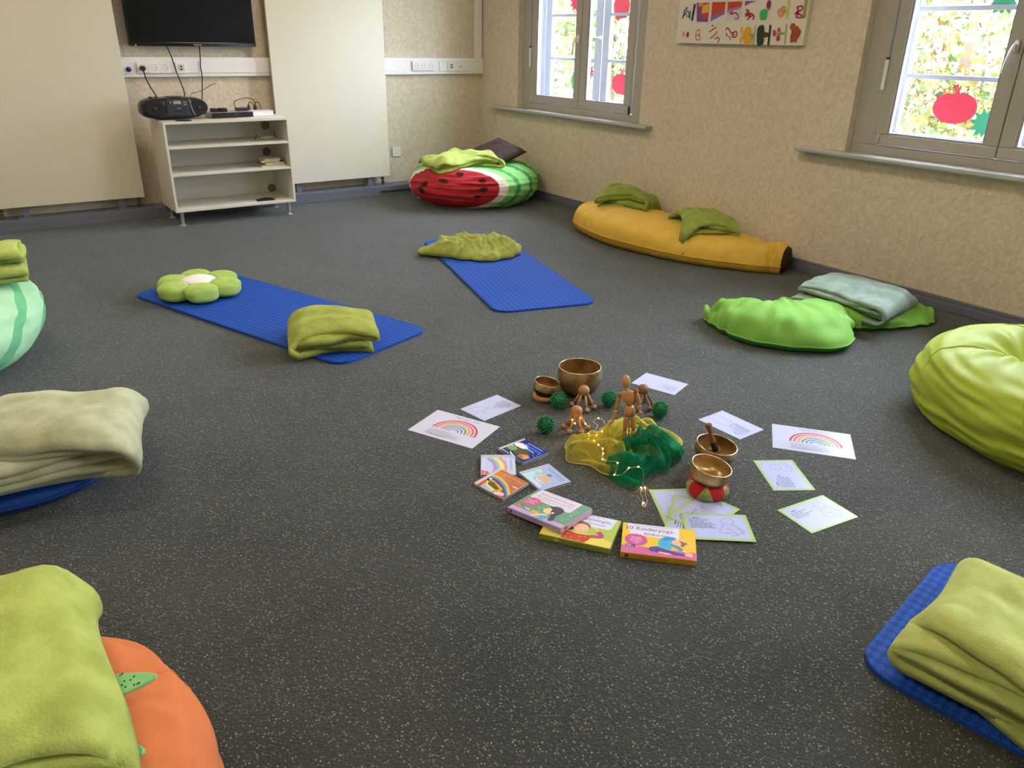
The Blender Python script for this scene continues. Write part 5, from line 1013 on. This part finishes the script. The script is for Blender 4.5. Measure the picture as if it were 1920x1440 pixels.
# ------------------------------------------------------------------ spiky balls and wooden octopus massagers
m_spk = M('green_vinyl', '#0f7a4b', .28, spec=.5)
sp = thing('spiky_ball', '', 'massage ball'); MB().ball((0, 0, .033), .0275, 24, 16).build('ball', m_spk, sp, smooth=True)
s_ = MB(); N_ = 120
for i in range(N_):
    z = 1-2*(i+.5)/N_; r = math.sqrt(1-z*z); a = i*2.39996; d = np.array([r*math.cos(a), r*math.sin(a), z]); c = np.array([0, 0, .033])
    s_.tube([c+d*.026, c+d*.033, c+d*.0385], [.0036, .0024, .0010], 5)
k_ = s_.build('spikes', m_spk, sp, smooth=True); k_['kind'] = 'stuff'
for i, (px, py, lb) in enumerate(((1048, 751, 'green spiky massage ball beside the straw ring'), (1143, 748, 'green spiky massage ball left of the wooden figure'), (1238, 768, 'green spiky massage ball right of the wooden figure'), (1024, 796, 'green spiky massage ball lying farthest left near the blue disc'))):
    o = sp if i == 0 else copy_tree(sp); P = G(px, py, .034); o.location = (P[0], P[1], .0015); o.rotation_euler = (0, 0, i*1.1); tag(o, lb, 'massage ball', 'green spiky massage balls')
def oct_massager(label, px, py, rz, wood):
    P = G(px, py, .078); t = thing('octopus_massager', label, 'massager', (P[0], P[1], 0), rz, 'wooden octopus massagers')
    MB().ball((0, 0, .080), (.0235, .0235, .0235), 24, 16).build('head', wood, t, smooth=True)
    for k in range(6):
        a = 2*math.pi*k/6; c, s = math.cos(a), math.sin(a); l = MB().tube([(.014*c, .014*s, .066), (.031*c, .031*s, .036), (.046*c, .046*s, .012)], [.0056, .0048, .0046], 10).build('leg', wood, t, smooth=True)
        MB().ball((.048*c, .048*s, .0110), .0108, 14, 10).build('foot_ball', wood, l, smooth=True)
    return t
m_wd = M('beech_wood', '#a9794c', .42, var=.2, vs_=20, stretch=(1, 1, .3)); m_wd2 = M('beech_wood_dark', '#8a5f42', .42, var=.2, vs_=20)
oct_massager('wooden octopus massager in front of the largest bowl', 1095, 733, .2, M('beech_wood_pale', '#a9805a', .42, var=.2, vs_=20)); oct_massager('darker wooden octopus massager behind the wooden figure', 1206, 731, .5, m_wd2); oct_massager('wooden octopus massager wound with fairy lights', 1081, 772, .35, m_wd)
# ------------------------------------------------------------------ jointed wooden figure
B0 = G(1178, 836, .0); mn_ = thing('jointed_figure', 'jointed wooden artist figure standing in the scarves', 'figure', tuple(B0)); m_fig = M('figure_wood', '#bd8a55', .38, var=.18, vs_=24, stretch=(1, 1, .25)); m_joint = M('figure_joint', '#9a683a', .4)
nrm_ = np.array([B0[0], B0[1], 0]); nrm_ /= np.linalg.norm(nrm_)
def fp(px, py, dep=0.0):                 # pixel -> point on the upright plane through the figure, dep towards the camera
    d = ray(px, py); Q = B0-nrm_*dep; return CAM+d*((Q-CAM)@nrm_)/(d@nrm_)-B0
def limb(name, a, b, r0, r1, rm=None, parent=mn_, m=m_fig, fl_=1.0):
    a, b = np.array(a), np.array(b); rm = rm or (r0+r1)/2*1.05; t = np.linspace(0, 1, 9); R = [np.interp(q, [0, .08, .45, .92, 1], [r0*.6, r0, rm, r1, r1*.6]) for q in t]
    return MB().tube([a+(b-a)*q for q in t], R, 12).build(name, m, parent, smooth=True)
hd = np.array(fp(1173.5, 715)); ax_ = (np.array(fp(1174, 727))-np.array(fp(1173, 703))); 
v = MB().ball((0, 0, 0), (1, 1, 1), 20, 16); v.v = [(x*.0165*(1-.12*z), y*.0185*(1-.08*z), z*.0245) for x, y, z in v.v]; v.v = [tuple(hd+np.array([x, y, z])) for x, y, z in v.v]; v.build('head', m_fig, mn_, smooth=True)
limb('neck', fp(1174, 726), fp(1175.5, 735), .0065, .0075)
ch = MB(); u_ = _rt*np.array([1, 1, 0]); u_ /= np.linalg.norm(u_); ch_c = [(fp(1177, 732), .012, .010), (fp(1177.5, 736), .026, .014), (fp(1178, 743), .0265, .018), (fp(1179, 751), .020, .016), (fp(1180, 757), .012, .011), (fp(1180, 758.5), .006, .006)]
def loft(mb, secs, n=20):
    v = []; f = []
    for c, a, b in secs:
        for k in range(n): q = 2*math.pi*k/n; v.append(np.array(c)+u_*a*sgp(np.cos(q), .8)+nrm_*b*sgp(np.sin(q), .8))
    for i in range(len(secs)-1):
        for k in range(n): f.append((i*n+k, i*n+(k+1)%n, (i+1)*n+(k+1)%n, (i+1)*n+k))
    f += [tuple(range(n))[::-1], tuple(range((len(secs)-1)*n, len(secs)*n))]; return mb.add(v, f)
loft(ch, ch_c).build('chest', m_fig, mn_, smooth=True); MB().ball(fp(1180, 760), .010, 14, 10).build('waist_joint', m_joint, mn_, smooth=True)
loft(MB(), [(fp(1180, 760.5), .012, .010), (fp(1180, 763), .0185, .014), (fp(1180, 770), .0215, .016), (fp(1180, 776), .0225, .015), (fp(1180, 777.5), .018, .011)]).build('pelvis', m_fig, mn_, smooth=True)
for sh, el, wr_, hn in (((1161.5, 740.5), (1155, 767), (1149.5, 788), (1141.5, 797)), ((1193, 733), (1199.5, 758), (1197.5, 769), (1204.5, 776.5))):
    MB().ball(fp(*sh), .0095, 14, 10).build('shoulder_joint', m_joint, mn_, smooth=True); limb('upper_arm', fp(sh[0], sh[1]+3), fp(*el), .0075, .0068, .0088); MB().ball(fp(*el), .0064, 12, 8).build('elbow_joint', m_joint, mn_, smooth=True)
    limb('forearm', fp(el[0], el[1]+1.5, .002), fp(*wr_, .006), .0075, .0052); MB().ball(fp(*wr_, .006), .0045, 10, 8).build('wrist_joint', m_joint, mn_, smooth=True)
    limb('hand', fp(wr_[0], wr_[1]+.5, .006), fp(*hn, .012), .005, .0035, .0065)
for hp, kn, ak in (((1174.5, 778), (1171.5, 805), (1172, 831)), ((1186.5, 778), (1187.5, 805), (1185, 829))):
    MB().ball(fp(*hp), .0085, 14, 10).build('hip_joint', m_joint, mn_, smooth=True); limb('thigh', fp(hp[0], hp[1]+2), fp(*kn), .0095, .0082, .0105); MB().ball(fp(*kn), .0074, 12, 8).build('knee_joint', m_joint, mn_, smooth=True)
    limb('shin', fp(kn[0], kn[1]+1.5), fp(*ak), .0085, .0058, .009); a = np.array(fp(*ak)); limb('foot', a+np.array([0, 0, -.004])+nrm_*.008, a-nrm_*.030+np.array([0, 0, -.006]), .006, .006, .008)
MB().lathe([(0,0),(.042,0),(.045,.003),(.045,.012),(.042,.014),(0,.014)], 32).build('base', m_fig, mn_, auto=40); MB().tube([fp(1180, 777), np.array([0, 0, .012])], .0018, 8).build('support_rod', m_dark, mn_, smooth=True)
# ------------------------------------------------------------------ organza scarves and fairy lights
def organza(name, col, dens):
    m = bpy.data.materials.new(name); m.use_nodes = True; nt = m.node_tree; N = nt.nodes; L = nt.links
    for n in list(N): N.remove(n)
    o = N.new('ShaderNodeOutputMaterial'); t = N.new('ShaderNodeBsdfTransparent'); d = N.new('ShaderNodeBsdfDiffuse'); tl = N.new('ShaderNodeBsdfTranslucent'); gl = N.new('ShaderNodeBsdfGlossy'); gl.inputs['Roughness'].default_value = .4
    c = lin(col); d.inputs[0].default_value = c; tl.inputs[0].default_value = c; gl.inputs[0].default_value = c; t.inputs[0].default_value = tuple(.55+.45*x for x in c[:3])+(1,)
    a = N.new('ShaderNodeMixShader'); a.inputs[0].default_value = .4; L.new(d.outputs[0], a.inputs[1]); L.new(tl.outputs[0], a.inputs[2])
    b = N.new('ShaderNodeMixShader'); b.inputs[0].default_value = .12; L.new(a.outputs[0], b.inputs[1]); L.new(gl.outputs[0], b.inputs[2])
    mx = N.new('ShaderNodeMixShader'); lw = N.new('ShaderNodeLayerWeight'); lw.inputs[0].default_value = .5; sq = N.new('ShaderNodeMath'); sq.operation = 'POWER'; sq.inputs[1].default_value = 2.2; L.new(lw.outputs['Facing'], sq.inputs[0])
    ma = N.new('ShaderNodeMath'); ma.operation = 'MULTIPLY_ADD'; ma.inputs[1].default_value = 1-dens; ma.inputs[2].default_value = dens; L.new(sq.outputs[0], ma.inputs[0]); L.new(ma.outputs[0], mx.inputs[0])   # a thread veil looks denser where it is seen edge-on
    L.new(t.outputs[0], mx.inputs[1]); L.new(b.outputs[0], mx.inputs[2]); L.new(mx.outputs[0], o.inputs[0]); return m
m_ysc = organza('organza_yellow', '#e0d767', .26); m_gsc = organza('organza_green', '#1f8a60', .42); m_yh = M('hem_yellow', '#c9c45a', .6); m_gh = M('hem_green', '#0d5a3c', .6)
def scarf(name, label, px, outline, h, mat, hem, seed, layers, folds=5, lumps=.5):
    """sheer cloth heaped on the floor: folds run out from the heap's middle to the hem; inner layers are parts"""
    C0 = G(*px, .0)[:2]; rad = {}
    for ox, oy, oz in outline:
        d = G(ox, oy, oz)[:2]-C0; rad[math.degrees(math.atan2(d[1], d[0])) % 360] = float(np.linalg.norm(d))
    an = np.array(sorted(rad)); rv = np.array([rad[a] for a in an]); an = np.concatenate([[an[-1]-360], an, [an[0]+360]]); rv = np.concatenate([[rv[-1]], rv, [rv[0]]]); root = None; nr_, nt_ = 54, 220
    for k in range(layers):
        q = np.linspace(0, 2*math.pi, nt_, endpoint=False); R = np.interp(np.degrees(q), an, rv)
        for _ in range(3): R = (np.roll(R, 1)+R+np.roll(R, -1))/3
        r = np.linspace(.02, 1, nr_); rr = np.repeat(r, nt_); th = np.tile(q, nr_); RR = np.tile(R, nr_)*(1-.16*k); ph = seed*1.3+k*2.1
        sw = th+.5*np.sin(2.2*rr+ph)+.25*np.sin(3*th+ph)
        fa = np.abs(np.sin(folds*.5*sw+ph)); fb = np.abs(np.sin((folds+3)*.5*sw-ph)); x = rr*RR*np.cos(th); y = rr*RR*np.sin(th); p = np.stack([x, y], 1)
        n1 = SN(seed+k*7, waves=9)(p+.03*np.stack([SN(seed+3)(p, 4), SN(seed+4)(p, 4)], 1), 5.0)
        env = np.clip(1-rr**2.4, 0, 1)**.8; ed = np.exp(-((rr-.93)/.1)**2)
        z = h*(1-.25*k)*(env*(.38+.34*fa**1.5*np.minimum(rr*2.2, 1)+.16*fb+lumps*.30*np.clip(n1, -1.2, 1.5))+ed*.22*fa**2)
        pull = 1+.05*np.sin(9*th+ph)*rr**4; v = np.stack([x*pull, y*pull, np.maximum(z, 0)+.0015+.0008*k], 1)
        f = [(i*nt_+m, i*nt_+(m+1)%nt_, (i+1)*nt_+(m+1)%nt_, (i+1)*nt_+m) for i in range(nr_-1) for m in range(nt_)]; f.append(tuple(range(nt_))[::-1])
        o = mesh(name if k == 0 else 'inner_fold', v, f, mat)
        if k == 0:
            root = o; o.location = (C0[0], C0[1], 0); tag(o, label, 'scarf', 'sheer scarves'); e = v[-nt_:]; MB().tube(list(e)+[e[0]], .0015, 5, cap=False).build('hem', hem, o, smooth=True)
        else: o.parent = root
    return root
scarf('sheer_scarf', 'sheer yellow organza scarf glowing with fairy lights', (1150, 842), [(1056, 845, .01), (1085, 812, .03), (1120, 808, .05), (1165, 784, .03), (1212, 780, .03), (1240, 800, .02), (1275, 825, .02), (1270, 850, .01), (1200, 870, .01), (1150, 893, .01), (1115, 882, .0), (1085, 872, .0), (1064, 862, .0)], .085, m_ysc, m_yh, 91, 2, 9, .7)
scarf('sheer_scarf', 'sheer dark green organza scarf heaped in front of the wooden figure', (1208, 858), [(1136, 862, .02), (1142, 838, .05), (1180, 828, .05), (1215, 808, .03), (1250, 812, .03), (1276, 832, .02), (1283, 858, .01), (1262, 872, .0), (1236, 890, .0), (1212, 898, .0), (1185, 920, .0), (1155, 912, .0), (1138, 890, .0)], .105, m_gsc, m_gh, 95, 2, 8, .9)
fy = thing('fairy_lights', 'string of tiny warm fairy lights on silvery wire through the scarves', 'fairy lights', (*G(1140, 840)[:2], 0)); O_ = np.array(fy.location)
FL = [(1066, 790, .05), (1074, 784, .06), (1088, 785, .055), (1078, 795, .045), (1092, 803, .02), (1104, 812, .008), (1115, 808, .03), (1120, 797, .04), (1112, 790, .05), (1122, 784, .055), (1133, 790, .05), (1135, 806, .03), (1128, 812, .03), (1108, 818, .02), (1106, 822, .03), (1115, 826, .05), (1121, 834, .075), (1129, 840, .085), (1130, 850, .085), (1130, 861, .075), (1142, 864, .085), (1158, 868, .095), (1154, 890, .05), (1168, 888, .08), (1180, 878, .09), (1198, 876, .09), (1206, 884, .07), (1206, 905, .01), (1204, 915, .006), (1201, 925, .006), (1206, 935, .006), (1204, 945, .006), (1208, 950, .006), (1213, 940, .006), (1210, 928, .006), (1211, 916, .006)]
pts = catmull([G(x, y, z)-O_ for x, y, z in FL], 6); MB().tube(pts, .0008, 5).build('wire', M('silver_wire', '#b9b0a8', .3, metal=1), fy, smooth=True)
m_bulb = M('warm_bulb', '#ffb347', .3, emit=6)
for x, y, z in ((1073, 787, .06), (1078, 794, .05), (1087, 784, .055), (1098, 795, .03), (1122, 784, .055), (1129, 809, .03), (1104, 813, .012), (1106, 818, .02), (1104, 822, .02), (1119, 816, .03), (1114, 826, .05), (1122, 834, .08), (1130, 841, .09), (1131, 850, .09), (1130, 861, .08), (1158, 868, .10), (1152, 890, .055), (1179, 877, .095), (1197, 875, .095), (1202, 914, .007), (1209, 914, .007), (1207, 943, .007)):
    MB().ball(G(x, y, z)-O_, .0024, 10, 6).build('bulb', m_bulb, fy, smooth=True)
